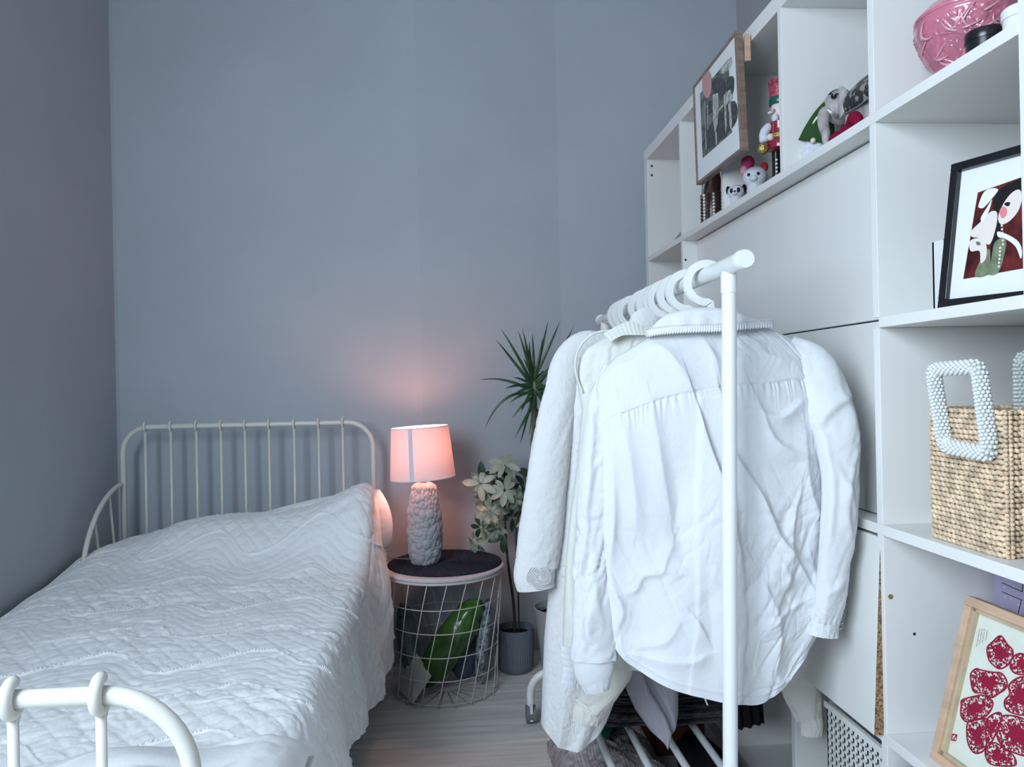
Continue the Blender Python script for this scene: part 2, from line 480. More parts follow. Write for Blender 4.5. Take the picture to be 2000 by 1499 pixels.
for n in m2.node_tree.nodes:
    if n.type == 'BSDF_TRANSLUCENT': n.inputs[0].default_value = (0.30, 0.22, 0.28, 1)
    if n.type == 'BSDF_DIFFUSE': n.inputs[0].default_value = (0.80, 0.76, 0.84, 1)
M['seam'] = m2
M['bulb'] = mat('lit_bulb', (1, 0.8, 0.7), 0.4, emis=(1.0, 0.45, 0.32), estr=82)
g = bpy.data.materials.new('window_glass'); g.use_nodes = True
gb = g.node_tree.nodes['Principled BSDF']; gb.inputs['Transmission Weight'].default_value = 1; gb.inputs['Roughness'].default_value = 0.0
gb.inputs['Alpha'].default_value = 0.15
M['glass'] = g

# ------------------------------------------------------------------ room shell
XL = -1.145; YB = 2.77; YB2 = 2.86; XS1 = -0.093; XS2 = 0.427; XR = 1.13; ZC = 2.70; YF = -1.30
structure('floor', MB().box((XL - .1, YF - .1, -0.08), (XR + .1, YB2 + .3, -0.004)), M['gap'])
fl = bpy.data.objects['floor']
y = YF; k = 0
while y < YB2:
    w = 0.118
    x = XL
    while x < XR:
        x0 = max(x, XL); x1 = min(x + 2.4, XR)
        if x1 - x0 > 0.02:
            b = MB().box((x0 + .0012, y + .0012, -0.004), (x1 - .0012, min(y + w, YB2 + .1) - .0012, 0.0))
            b.build('plank', M['plank'], fl, bevel=0.0008)
        x += 2.4
    y += w; k += 1
# walls
WY0, WY1, WZ0, WZ1 = -0.95, 0.31, 0.92, 2.32
wl = MB()
wl.box((XL - .1, YF, 0), (XL, YB + .1, WZ0)).box((XL - .1, YF, WZ1), (XL, YB + .1, ZC)).box((XL - .1, YF, WZ0), (XL, WY0, WZ1)).box((XL - .1, WY1, WZ0), (XL, YB + .1, WZ1))
structure('wall_left', wl, M['wall'])
wb = [(XL, YB), (XS1, YB), (XS2, YB2), (XR, YB2), (XR, YB2 + .12), (XL, YB2 + .12)]
structure('wall_back', MB().prism([(a, b, 0) for a, b in wb], (0, 0, ZC)), M['wall'])
structure('wall_right', MB().box((XR, YF, 0), (XR + .1, YB2 + .12, ZC)), M['right'])
structure('ceiling', MB().box((XL - .1, YF - .1, ZC), (XR + .1, YB2 + .12, ZC + .1)), M['ceil'])
structure('wall_front', MB().box((XL, YF - .1, 0), (XR, YF, ZC)), M['wall'])
win = Thing('window_1', None, None, (XL, -.32, WZ0), kind='structure')
fr = MB()
for lo, hi in (((XL - .08, WY0, WZ0), (XL - .03, WY1, WZ0 + .05)), ((XL - .08, WY0, WZ1 - .05), (XL - .03, WY1, WZ1)),
               ((XL - .08, WY0, WZ0), (XL - .03, WY0 + .05, WZ1)), ((XL - .08, WY1 - .05, WZ0), (XL - .03, WY1, WZ1))):
    fr.box(lo, hi)
win.part('window_frame', fr, M['plastic'])
win.part('pane', MB().box((XL - .06, WY0 + .05, WZ0 + .05), (XL - .05, WY1 - .05, WZ1 - .05)), M['glass'])
# corner caulk line and faint wallpaper seams
structure('trim_1', MB().prism([(XL, YB, 0), (XL + .008, YB, 0), (XL, YB - .008, 0)], (0, 0, ZC)), M['trim'])

# ------------------------------------------------------------------ cube shelving unit
SX = 0.723; SD = 0.39
VY = [2.697, 2.304, 1.948, 1.593, 1.243, 0.905]
BZ = [0.0375, 0.390, 0.7425, 1.092, 1.437, 1.822]
sh = Thing('shelving_unit', 'tall white cube shelving unit against the right wall with open cells and doors', 'shelving', (SX + SD / 2, 1.8, 0))
TT = 0.0175
sh.part('side_panel', MB().box((SX, VY[0] - .004, 0), (SX + SD, VY[0] + .034, BZ[5] - .0375)), M['lam'], bevel=0.001)
sh.part('side_panel', MB().box((SX, VY[5] - .034, 0), (SX + SD, VY[5] + .004, BZ[5] - .0375)), M['lam'], bevel=0.001)
sh.part('top_panel', MB().box((SX, VY[5] - .034, BZ[5] - .0375), (SX + SD, VY[0] + .034, BZ[5])), M['lam'], bevel=0.001)
sh.part('bottom_panel', MB().box((SX, VY[5] + .004, 0), (SX + SD, VY[0] - .004, BZ[0])), M['lam'], bevel=0.001)
for i in (1, 2, 3, 4):
    for r in range(5):
        if i in (2, 3) and r in (1, 2, 3): continue
        sh.part('upright', MB().box((SX, VY[i] - TT / 2, BZ[r]), (SX + SD, VY[i] + TT / 2, (BZ[r + 1] - (TT if r < 4 else .0375)))), M['lam'], bevel=0.0008)
for r in (1, 2, 4):
    sh.part('shelf', MB().box((SX - .0005, VY[5] + .004, BZ[r] - TT), (SX + SD, VY[0] - .004, BZ[r])), M['lam'], bevel=0.0008)
for (ya_, yb_) in ((VY[5] + .004, VY[4] - TT / 2), (VY[1] + TT / 2, VY[0] - .004)):
    sh.part('shelf', MB().box((SX - .0005, ya_, BZ[3] - TT), (SX + SD, yb_, BZ[3])), M['lam'], bevel=0.0008)
sh.part('back_panel', MB().box((SX + SD, VY[5] - .03, .02), (SX + SD + .004, VY[0] + .03, BZ[5] - .01)), M['lam'])
# three-cell-wide door panels
d1, d2 = VY[1] - TT / 2 - .002, VY[4] + TT / 2 + .002
gz = 1.092
sh.part('door', MB().box((SX + .045, d2, gz + .002), (SX + .061, d1, BZ[4] - TT - .003)), M['lam'], bevel=0.001)
sh.part('door', MB().box((SX + .045, d2, BZ[2] + .002), (SX + .061, d1, gz - .001)), M['lam'], bevel=0.001)
# lower flap, hinged at its top and hanging slightly open
tl_ = math.atan(0.019 / 0.36)
fz1 = BZ[2] - TT - .006; fh = 0.335
dirz = np.array([-math.sin(tl_), 0, -math.cos(tl_)]); dirx = np.array([-math.cos(tl_), 0, math.sin(tl_)])
cc = np.array([SX + .009, 0, fz1]) + dirz * fh / 2
flap = MB().obox((cc[0], (VY[4] + .002 + d1) / 2, cc[2]), dirx * .008, (0, (d1 - VY[4] - .002) / 2, 0), dirz * fh / 2)
fo = sh.part('door', flap, M['lam'], label='white flap door hanging slightly open at its bottom', bevel=0.0008)
ce = MB().obox((cc[0], VY[4] + .0018, cc[2]), dirx * .0078, (0, .0012, 0), dirz * (fh / 2 - .001))
sh.part('raw_edge', ce, M['chip'], label='unedged brown chipboard edge of the flap door', parent=fo)


def side_dot(px, py, yv, r, m, name, th=.0012):
    p = PY(px, py, yv - TT / 2)
    sh.part(name, MB().cyl((p[0], yv - TT / 2 + .001, p[2]), (p[0], yv - TT / 2 - th, p[2]), r, 14), m)


side_dot(1739, 1166, VY[4], .0042, M['brass'], 'screw')
side_dot(1786, 1239, VY[4], .0026, M['dark'], 'peg_hole', .0003)
for (px, py, yv) in ((1339, 508, VY[1]), (1273, 324, VY[0]), (1273, 342, VY[0])):
    p = PY(px, py, yv - TT / 2)
    sh.part('peg_hole', MB().cyl((max(p[0], SX + .006), yv - TT / 2 + .002, p[2]), (max(p[0], SX + .006), yv - TT / 2 - .0006, p[2]), .0035, 12), M['dark'])

# ------------------------------------------------------------------ bed
YH, YFT = 2.65, 0.773
HZ, FZ = 0.872, 0.700
HL, HR = -1.081, -0.259
bed = Thing('bed', 'white metal single bed with spindle headboard and footboard along the left wall', 'bed', (-0.67, 1.7, 0))
TR = 0.0088


def arch(xl, xr, yy, ztop, rad):
    pts = [(xl, yy, 0.0), (xl, yy, ztop - rad)]
    for a in np.linspace(math.pi, math.pi / 2, 12)[1:]:
        pts.append((xl + rad + rad * math.cos(a), yy, ztop - rad + rad * math.sin(a)))
    for a in np.linspace(math.pi / 2, 0, 12):
        pts.append((xr - rad + rad * math.cos(a), yy, ztop - rad + rad * math.sin(a)))
    pts.append((xr, yy, 0.0))
    return pts


bed.part('headboard_tube', MB().tube(arch(HL, HR, YH, HZ, .085), TR, 14), M['bedmetal'], smooth=True)
bed.part('footboard_tube', MB().tube(arch(HL, HR + .003, YFT, FZ, .085), TR, 18), M['bedmetal'], smooth=True)


def ring(x, yy, z, r_tube, flip=1):
    """cast loop that wraps the rail and runs into the spindle"""
    p = []
    for a in np.linspace(math.radians(-150), math.radians(100), 22):
        p.append((x, yy - flip * (r_tube + .0045) * math.cos(a) * 1.0, z + (r_tube + .0065) * math.sin(a) + .001))
    p = p[::-1]
    p = [(x, yy + flip * .004, z + r_tube + .0068)] + p
    p += [(x, yy + flip * .002, z - r_tube - .012), (x, yy, z - r_tube - .02)]
    return p


for i, px in enumerate((283, 333, 383, 431, 478, 525, 574, 622, 669)):
    x = PY(px, 830, YH)[0]
    s = bed.part('spindle', MB().tube([(x, YH, .30), (x, YH, HZ - .004)], .0048, 10), M['bedmetal'], smooth=True)
    bed.part('spindle_loop', MB().tube(ring(x, YH, HZ, TR), .0042, 10), M['bedmetal'], parent=s, smooth=True)
xf = HR - .003 - .0785
while xf > HL + .04:
    s = bed.part('spindle', MB().tube([(xf, YFT, .25), (xf, YFT, FZ - .004)], .0050, 12), M['bedmetal'], smooth=True)
    lp = bed.part('spindle_loop', MB().tube(ring(xf, YFT, FZ, TR), [.0045] + [.0062] * 20 + [.006, .0055, .005, .0035], 14, flat=1.0), M['bedmetal'], parent=s, smooth=True)
    xf -= .081
# curved side guard at the head, wall side
gp = []
for t in np.linspace(0, 1, 18):
    a = t * math.pi / 2
    gp.append((HL - .004, YH - .30 * math.sin(a) ** 1.1, .36 + .325 * math.cos(a) ** 0.85))
g0 = bed.part('side_guard', MB().tube(gp, .0075, 12), M['bedmetal'], smooth=True)
for dy, zt in ((.10, .665), (.205, .602)):
    bed.part('guard_spindle', MB().tube([(HL - .004, YH - dy + .055, .36), (HL - .004, YH - dy, zt)], .0042, 10), M['bedmetal'], parent=g0, smooth=True)
bed.part('side_rail', MB().box((HR - .012, YFT, .22), (HR + .002, YH, .30)), M['bedmetal'], bevel=.002)
bed.part('side_rail', MB().box((HL - .01, YFT, .22), (HL + .004, YH, .30)), M['bedmetal'], bevel=.002)

solid('mattress', MB().box((-1.06, .80, .30), (-.275, 2.62, .435)), M['mattress'], 'mattress under the white quilt on the metal bed', 'mattress', bevel=.03)
# pillow propped at the right end of the headboard
U, V = np.meshgrid(np.linspace(-1, 1, 60), np.linspace(-1, 1, 50), indexing='ij')


def cushion(cx, cy, cz, hx, hz, th, lean=0.0, seed=0):
    prof = (1 - np.abs(U) ** 3.0) ** 0.5 * (1 - np.abs(V) ** 3.0) ** 0.5
    xx = cx + hx * U * np.sqrt(1 - .20 * V ** 2) * 1.02; zz = cz + hz * V * np.sqrt(1 - .20 * U ** 2) * 1.08
    q = .006 * np.minimum(np.abs(np.sin(U * 12 + V * 7)), np.abs(np.sin(U * 12 - V * 7))) ** .5 + .006 * fbm(U * 3, V * 3, seed)
    F = np.stack([xx, cy - th * prof - q * prof + lean * (zz - cz), zz], -1)
    B = np.stack([xx, cy + th * prof + lean * (zz - cz), zz], -1)
    b = MB(); b.grid(F); b.grid(B)
    return b


pil = cushion(-.375, 2.535, .535, .215, .098, .055, .10, 3)
_a = math.radians(10); pil.v = [(-.408 + (x + .375) * math.cos(_a) - (z - .535) * math.sin(_a), y_, .528 + (x + .375) * math.sin(_a) + (z - .535) * math.cos(_a)) for x, y_, z in pil.v]
solid('pillow', pil, M['quilt'], 'white quilted pillow end standing at the headboard beside the lamp', 'pillow', smooth=True)

# quilt: cross-section swept along the bed
NS, NT = 420, 640
tt = np.linspace(0.0, 1.0, NT)
yy = 0.93 + tt * (2.615 - 0.93)
ss = np.linspace(0, 1, NS)
S, T = np.meshgrid(ss, tt, indexing='ij')
Y = 0.93 + T * (2.615 - 0.93)
XLQ, XRQ = -1.118, -0.285
# base height of the top
base = smooth_interp([(.9, .455), (1.3, .452), (1.8, .452), (2.1, .462), (2.3, .485), (2.45, .51), (2.62, .50)], Y)
Wtop = 0.80; rad = .045
def pil_h(X, Y):
    rise = smooth_interp([(-1.13, .0), (-.98, .018), (-.85, .06), (-.72, .085), (-.52, .10), (-.37, .14), (-.265, .18), (-.2, .17)], np.clip(X, -1.13, -.2))
    w = 1 / (1 + np.exp(-(Y - 2.30 + .10 * (X + .27)) / .045))
    e = 1 - 0.5 * np.clip((Y - 2.56) / .055, 0, 1) ** 2
    return rise * w * e
frac_top = .66
X = np.where(S < frac_top, XLQ + (XRQ - XLQ) * (S / frac_top), XRQ)
ztop = base + pil_h(X, Y) + .012 * fbm(X * 3.2, Y * 3.2, 4, 3) + .004 * fbm(X * 9, Y * 9, 8, 3)
# left edge dips slightly toward the wall
ztop = ztop - .018 * np.exp(-((X - XLQ) / .05) ** 2)
# side drop
sd = np.clip((S - frac_top) / (1 - frac_top), 0, 1)
ztr = ztop[int(frac_top * (NS - 1)), :][None, :] * np.ones_like(S)
L = (ztr - .19 - .03 * np.sin(Y * 5.0) - .01 * vn(Y * 6, Y * 0, 3)) + rad * .57
arc = rad * math.pi / 2
dist = sd * L
ang = np.clip(dist / rad, 0, math.pi / 2)
Xs = XRQ + rad * np.sin(ang); Zs = ztr - rad * (1 - np.cos(ang))
dn = np.maximum(dist - arc, 0)
flare = smooth_interp([(.9, .0), (1.4, .01), (2.0, .02), (2.35, .045), (2.62, .02)], Y)
vf = .012 * np.sin(Y * 22 + 2 * vn(Y * 3, Y * 0, 5)) * np.clip(dn / .15, 0, 1)
Xs = Xs + (flare * .6 + .015) * np.clip(dn / .2, 0, 1) + vf + .004 * np.clip(dn / .02, 0, 1)
Zs = Zs - dn
side = S >= frac_top
QX = np.where(side, Xs, X); QZ = np.where(side, Zs, ztop)
A = np.stack([QX, Y, QZ], -1)
# cloth coordinates for the stitching
cs = np.where(side, (XRQ - XLQ) + dist, (X - XLQ)); ct = Y
wx = cs + .02 * fbm(cs * 3, ct * 3, 21, 2); wt = ct + .02 * fbm(cs * 3 + 5, ct * 3, 22, 2)


def tri(x):
    return np.abs(((x) % 1.0) * 2 - 1)


def zz(s):
    """soft zigzag, long shallow leg and short steep leg"""
    p = (s / .30) % 1.0
    z = np.where(p < .62, p / .62, 1 - (p - .62) / .38)
    return z * z * (3 - 2 * z)


F = wt - .10 * zz(wx + .06)
band = .19
ph = (F % band) / band
nb = np.floor(F / band)
lines = np.abs(np.sin(np.pi * ph * 6))            # quilting channels
cross = np.abs(np.sin(np.pi * (wx * 1.0 / .030 + ph * 3)))
cross2 = np.abs(np.sin(np.pi * (wx * 1.0 / .045 - ph * 2)))
sel = (nb % 2 == 0)
dia = np.minimum(np.abs(np.sin(np.pi * (wx + .8 * wt) / .048)), np.abs(np.sin(np.pi * (wx - .8 * wt) / .048))) ** .5
quilt = np.where(sel, dia * 1.7, lines ** .5) if True else np.where(sel, lines ** .5 * cross ** .5, np.minimum(lines, 1) ** .5 * (0.55 + .45 * cross2 ** .5))
edge = np.minimum(ph, 1 - ph) * band               # metres from a zigzag cord
cord = np.exp(-(edge / .0035) ** 2)
q = .0020 * quilt + .0035 * cord
# pulled wrinkles
wr = crease(wx * 17 + wt * 7, wt * 17 - wx * 5, 31) * .0034 * np.clip(.4 + vn(wx * 3, wt * 3, 77), .1, 1.2) + crease(wx * 5 - wt * 2, wt * 8, 37) * .0045
wr2 = crease(wx * 32 + wt * 20, wt * 26, 41) * .0013
amp = np.clip(.35 + .6 * np.clip((Y - .9) / 1.0, 0, 1), 0, 1)
disp = q + wr * amp + wr2
fade = np.clip(S / .03, 0, 1)
disp = disp * fade
dA = np.gradient(A, axis=0); dB = np.gradient(A, axis=1)
Nn = np.cross(dB, dA); Nn /= (np.linalg.norm(Nn, axis=-1, keepdims=True) + 1e-12)
if Nn[NS // 3, NT // 2, 2] < 0: Nn = -Nn
for _ in range(6):
    Nn[1:-1, 1:-1] = (Nn[:-2, 1:-1] + Nn[2:, 1:-1] + Nn[1:-1, :-2] + Nn[1:-1, 2:]) / 4
Q = A + Nn * disp[..., None]
# gathers pulled in at the foot end
qb = MB(); qb.grid(Q)
quilt_o = solid('quilt', qb, M['quilt'], 'white quilted bedspread with beaded zigzag stitching draped over the bed', 'bedspread', base=(-.67, 1.7, .45), smooth=True)
sm = quilt_o.modifiers.new('thickness', 'SOLIDIFY'); sm.thickness = .004; sm.offset = -1
# bead stitching rows on the long legs of the zigzag
bv = MB()
octv = np.array([(1, 0, 0), (-1, 0, 0), (0, 1, 0), (0, -1, 0), (0, 0, 1), (0, 0, -1)], float)
ico = bmesh.new(); bmesh.ops.create_icosphere(ico, subdivisions=2, radius=1.0)
icv2 = np.array([v.co for v in ico.verts]); icf2 = [tuple(v.index for v in f.verts) for f in ico.faces]; ico.free()
ico = bmesh.new(); bmesh.ops.create_icosphere(ico, subdivisions=1, radius=1.0)
icv = np.array([v.co for v in ico.verts]); icf = [tuple(v.index for v in f.verts) for f in ico.faces]; ico.free()
phm = F / band
for i in range(6, NS - 4, 1):
    col_ = phm[i]
    k = np.floor(col_)
    cr = np.where(np.diff(k) > 0)[0]
    for j in cr:
        p = ((wx[i, j] + .06) / .30) % 1.0
        if p < .62 and (i % 2 == 0):
            c = Q[i, j + 1] + Nn[i, j] * .0003
            bv.add(icv * .0020 + c, icf)
o = bv.build('bead_stitching', M['bead'], quilt_o, (-.67, 1.7, .45), smooth=True); o['kind'] = 'stuff'

# smooth white duvet bunched at the foot
n1, n2 = 160, 90
Uu, Vv = np.meshgrid(np.linspace(0, 1, n1), np.linspace(0, 1, n2), indexing='ij')
xx = -1.09 + .875 * Uu
back = 1.105 + .085 * Uu + .012 * np.sin(Uu * 9)
yy_ = .80 + (back - .80) * Vv
hh = .445 + .075 * np.sin(np.pi * np.clip(Vv, 0, 1)) ** .6 * (1 - .1 * Uu) * np.clip((1 - Uu) / .06, 0, 1) ** .4
hh = hh + .012 * np.sin(Uu * 23 + Vv * 5) * np.sin(np.pi * Vv) * np.clip(Uu * 1.4, .3, 1) + .006 * crease(Uu * 8, Vv * 4, 3)
d = MB().grid(np.stack([xx, yy_, hh], -1)).grid(np.stack([xx, yy_, np.minimum(hh - .006, .43 + 0 * hh)], -1))
solid('duvet', d, M['sheet'], 'smooth white duvet bunched at the foot end inside the footboard', 'duvet', smooth=True)

# ------------------------------------------------------------------ wire basket table, mat, lamp
TX, TY = -0.028, 2.525
TZ = 0.405; RTp, RBt = 0.198, 0.166
tb = Thing('basket_table', 'round white wire basket side table between bed and potted plants', 'table', (TX, TY, 0))
tray = [(0, TZ - .012), (RTp - .004, TZ - .012), (RTp, TZ - .009), (RTp + .001, TZ - .002), (RTp - .001, TZ), (RTp - .004, TZ), (0, TZ - .0005)]
tb.part('table_top', MB().lathe(tray, (TX, TY, 0), 72, False, False), M['tabletop'], smooth=35)
tb.part('top_ring', MB().tube([(TX + (RTp - .004) * math.cos(a), TY + (RTp - .004) * math.sin(a), TZ - .0165) for a in np.linspace(0, 2 * np.pi, 72, endpoint=False)], .0042, 10, closed=True), M['wire'], smooth=True)


def rad_at(z):
    t = z / (TZ - .016)
    return RBt + (RTp - .006 - RBt) * t ** 0.9 - .004 * math.sin(math.pi * t)


for z in (.012, .085, .158, .232, .306):
    r = rad_at(z)
    tb.part('wire_ring', MB().tube([(TX + r * math.cos(a), TY + r * math.sin(a), z) for a in np.linspace(0, 2 * np.pi, 64, endpoint=False)], .0017, 6, closed=True), M['wire'], smooth=True)
for i in range(20):
    a0 = 2 * math.pi * i / 20 + .12
    p = []
    for t in np.linspace(0, 1, 10):
        z = .003 + t * (TZ - .02); a = a0 + .52 * (t - .5)
        r = rad_at(z) + .002
        p.append((TX + r * math.cos(a), TY + r * math.sin(a), z))
    p = [(TX + .04 * math.cos(a0 - .26), TY + .04 * math.sin(a0 - .26), .004), (TX + (rad_at(0) - .006) * math.cos(a0 - .26), TY + (rad_at(0) - .006) * math.sin(a0 - .26), .004)] + p
    tb.part('wire', MB().tube(p, .0017, 6), M['wire'], smooth=True)


def lumpy(c, r, seed, amp=.12, rot=None, seg=48, fr=2.5, sharp=True):
    th = np.linspace(0.02, np.pi - .02, 36); a = np.linspace(0, 2 * np.pi, seg, endpoint=False)
    TH, AA = np.meshgrid(th, a, indexing='ij')
    x = np.sin(TH) * np.cos(AA); y_ = np.sin(TH) * np.sin(AA); z = np.cos(TH)
    n = crease(x * fr + 11, z * fr + y_ * fr, seed) if sharp else fbm(x * fr + 11, z * fr + y_ * fr, seed)
    sc = 1 + amp * n
    pts = np.stack([x * r[0] * sc, y_ * r[1] * sc, z * r[2] * sc], -1)
    if rot is not None: pts = pts @ np.array(rot.to_3x3()).T
    b = MB(); b.grid(pts + np.array(c), wrapv=True)
    o = 0
    b.f.append(tuple(range(seg))[::-1]); b.f.append(tuple(len(b.v) - seg + k for k in range(seg)))
    return b


RY = lambda a: Matrix.Rotation(a, 4, 'Y'); RZ = lambda a: Matrix.Rotation(a, 4, 'Z'); RX_ = lambda a: Matrix.Rotation(a, 4, 'X')
solid('plastic_bag', lumpy((TX + .02, TY - .045, .165), (.055, .052, .160), 5, .10, RY(.62), fr=2.2), M['greenbag'],
      'glossy green plastic bag slumped inside the wire basket table', 'bag', smooth=True)
solid('plastic_bag', lumpy((TX - .118, TY + .01, .15), (.034, .06, .13), 8, .12, RY(-.12)), M['tealbag'],
      'grey teal plastic bag at the left inside the wire basket', 'bag', smooth=True)
solid('folded_fabric', lumpy((TX + .125, TY - .02, .16), (.020, .04, .135), 9, .08, RY(.14)), M['pattern'],
      'grey patterned fabric roll standing at the right inside the basket', 'fabric', smooth=True)
solid('cloth_bundle', lumpy((TX + .06, TY + .05, .10), (.055, .06, .085), 12, .1), M['bluecloth'],
      'dark blue cloth bundle at the back inside the basket', 'cloth', smooth=True)
env = np.array([(-.155, -.055, .035), (-.10, -.145, .012), (-.045, -.105, .075), (-.10, -.03, .135)]) + np.array([TX, TY, 0])
solid('envelope', MB().prism(env, (.004, .006, .004)), M['paper'], 'pale paper envelope leaning at the bottom left of the basket', 'envelope', bevel=.001)

# braided mat: a spiral of rope
mt = MB()
pts = []
turns = 19; RM = .188
MX, MY = TX + .006, TY + .020
nr, na = 190, 96
rr_ = np.linspace(0.001, RM, nr); aa_ = np.linspace(0, 2 * np.pi, na, endpoint=False)
RR, AA = np.meshgrid(rr_, aa_, indexing='ij')
rip = np.abs(np.sin(np.pi * RR / .0098)) ** .6
zz_ = TZ + .002 + .0045 * rip * (0.75 + .25 * np.sin(AA * RR / .004))
zz_[-1] = TZ + .0003
mt.grid(np.stack([MX + RR * np.cos(AA), MY + RR * np.sin(AA), zz_], -1), wrapv=True)
mt.grid(np.stack([MX + RR[::189] * np.cos(AA[::189]), MY + RR[::189] * np.sin(AA[::189]), 0 * AA[::189] + TZ + .0003], -1), wrapv=True)
solid('placemat', mt, M['mat'], 'round dark navy braided mat under the lamp', 'placemat', smooth=60)

LX, LY = -0.086, 2.535; LZ = TZ + .0065
lamp = Thing('table_lamp', 'table lamp with grey bubbled ceramic base and glowing pink shade', 'lamp', (LX, LY, LZ))
# bubbled base
prof = [(0.0, .044), (.02, .052), (.07, .058), (.13, .057), (.19, .051), (.235, .043), (.258, .036), (.262, .030)]
nz, na = 190, 220
prof = [(z_, r_ - .005) for z_, r_ in prof]
zv = np.linspace(0, .262, nz); av = np.linspace(0, 2 * np.pi, na, endpoint=False)
ZV, AV = np.meshgrid(zv, av, indexing='ij')
Rb = smooth_interp(prof, ZV)
bp_ = []
tries = 0
while len(bp_) < 330 and tries < 20000:
    tries += 1
    z = random.uniform(.0, .25); a = random.uniform(0, 2 * math.pi); r = random.choice([.007, .009, .012, .0145, .0165])
    ok = True
    for (z2, a2, r2) in bp_:
        da = (a - a2 + math.pi) % (2 * math.pi) - math.pi
        if math.hypot(z - z2, da * .055) < (r + r2) * .66: ok = False; break
    if ok: bp_.append((z, a, r))
bump_ = np.zeros_like(ZV)
for (z2, a2, r2) in bp_:
    da = (AV - a2 + np.pi) % (2 * np.pi) - np.pi
    d2 = ((ZV - z2) ** 2 + (da * .055) ** 2) / r2 ** 2
    bump_ = np.maximum(bump_, np.where(d2 < 1, np.sqrt(np.clip(1 - d2, 0, 1)) * r2 * .45, 0))
Rb = Rb + bump_
lb = MB(); lb.grid(np.stack([LX + Rb * np.cos(AV), LY + Rb * np.sin(AV), LZ + ZV], -1), wrapv=True)
lb.f.append(tuple(range(na))[::-1]); lb.f.append(tuple(len(lb.v) - na + k for k in range(na)))
lamp.part('lamp_base', lb, M['lampbase'], smooth=True)
lamp.part('lamp_neck', MB().lathe([(.010, .258), (.010, .272), (.004, .274), (.004, .30), (.014, .302), (.014, .335), (.010, .34)], (LX, LY, LZ), 16), M['silver'], smooth=40)
lamp.part('bulb', MB().ell((LX, LY, LZ + .380), (.021, .021, .038), 20, 12), M['bulb'], smooth=True)
SC = np.array([LX - .002, LY, LZ + .279]); tiltm = np.array(Matrix.Rotation(-.045, 3, 'Y'))
def shade_pt(r, z, a):
    q = np.array([r * math.cos(a), r * math.sin(a), z])
    return SC + tiltm @ q
sh_ = np.array([[shade_pt(.1065 - .0125 * t, .166 * t, a) for a in np.linspace(0, 2 * np.pi, 64, endpoint=False)] for t in np.linspace(0, 1, 8)])
so = lamp.part('lamp_shade', MB().grid(sh_, wrapv=True), M['shade'], smooth=True)
for zz0, r0 in ((0, .1065), (.166, .094)):
    lamp.part('shade_rim', MB().tube([shade_pt(r0, zz0, a) for a in np.linspace(0, 2 * np.pi, 64, endpoint=False)], .0016, 6, closed=True), M['white'], parent=so, smooth=True)
a_s = math.radians(-90 - 17)
sw = np.array([[shade_pt(.1072 - .0125 * t, .166 * t, a) for a in np.linspace(a_s - .07, a_s + .07, 5)] for t in np.linspace(0, 1, 4)])
lamp.part('shade_seam', MB().grid(sw), M['seam'], label='lilac vertical overlap seam of the shade', parent=so, smooth=True)
sp = MB()
for a in (0.5, 2.6, 4.7):
    sp.tube([SC + tiltm @ np.array([.012 * math.cos(a), .012 * math.sin(a), .03]), SC + tiltm @ np.array([.104 * math.cos(a), .104 * math.sin(a), .018])], .0012, 6)
lamp.part('shade_spider', sp, M['silver'], parent=so)
solid('lamp_cord', MB().tube(spline([(LX - .04, LY + .03, LZ + .006), (LX - .11, LY + .05, LZ + .006), (LX - .135, LY + .10, LZ - .005), (LX - .13, LY + .13, .25), (LX - .12, LY + .15, .02)], 24), .0022, 8), M['cord'],
      'thin clear grey cord running off the back of the side table', 'cord', smooth=True)

# ------------------------------------------------------------------ umbrella plant in ribbed pot
PX1, PY1 = 0.214, 2.655
pl = Thing('umbrella_plant', 'variegated umbrella plant with cream leaves in a slate ribbed pot', 'plant', (PX1, PY1, 0))
na = 44 * 6
a = np.linspace(0, 2 * np.pi, na, endpoint=False)
prf = [(.050, .0), (.056, .004), (.061, .02), (.0635, .06), (.065, .135), (.065, .148), (.062, .148), (.060, .12)]
G = []
for i, (r, z) in enumerate(prf):
    rib = .0012 * np.abs(np.cos(a * 22)) ** .5 if 1 < i < 5 else 0 * a
    G.append(np.stack([PX1 + (r + rib) * np.cos(a), PY1 + (r + rib) * np.sin(a), 0 * a + z], -1))
pb = MB(); pb.grid(np.array(G), wrapv=True); pb.f.append(tuple(range(na))[::-1])
pl.part('pot', pb, M['pot_dark'], smooth=40)
pl.part('soil', MB().lathe([(.001, .128), (.03, .130), (.061, .124)], (PX1, PY1, 0), 24, True, False), M['soil'], smooth=True)
stem_top = PY(985, 975, 2.63)
main = spline([(PX1, PY1, .12), PY(1003, 1180, 2.65), PY(990, 1080, 2.64), stem_top, PY(985, 915, 2.62)], 24)
st = pl.part('stem', MB().tube(main, np.linspace(.0055, .003, 24), 8), M['stem'], smooth=True)
pl.part('stem', MB().tube(spline([(PX1 + .015, PY1, .12), PY(1012, 1150, 2.64), PY(1008, 1040, 2.63), PY(1018, 985, 2.62)], 16), .003, 8), M['stem'], smooth=True)


def leaflet(base, d, n, L, W, droop=.25, nseg=6):
    """ovate leaf from base along d with normal n"""
    d = d / np.linalg.norm(d); n = n - np.dot(n, d) * d; n /= np.linalg.norm(n) + 1e-9
    s = np.cross(d, n)
    rows = []
    for k in range(nseg + 1):
        t = k / nseg
        w = W * max(0, math.sin(math.pi * min(1, t ** 1.15))) ** .62 * .5 + .0003
        c = base + d * L * t - n * droop * L * t * t
        rows.append([c - s * w + n * w * .25, c, c + s * w + n * w * .25])
    return np.array(rows)


rl = random.Random(5)
stalks = MB()


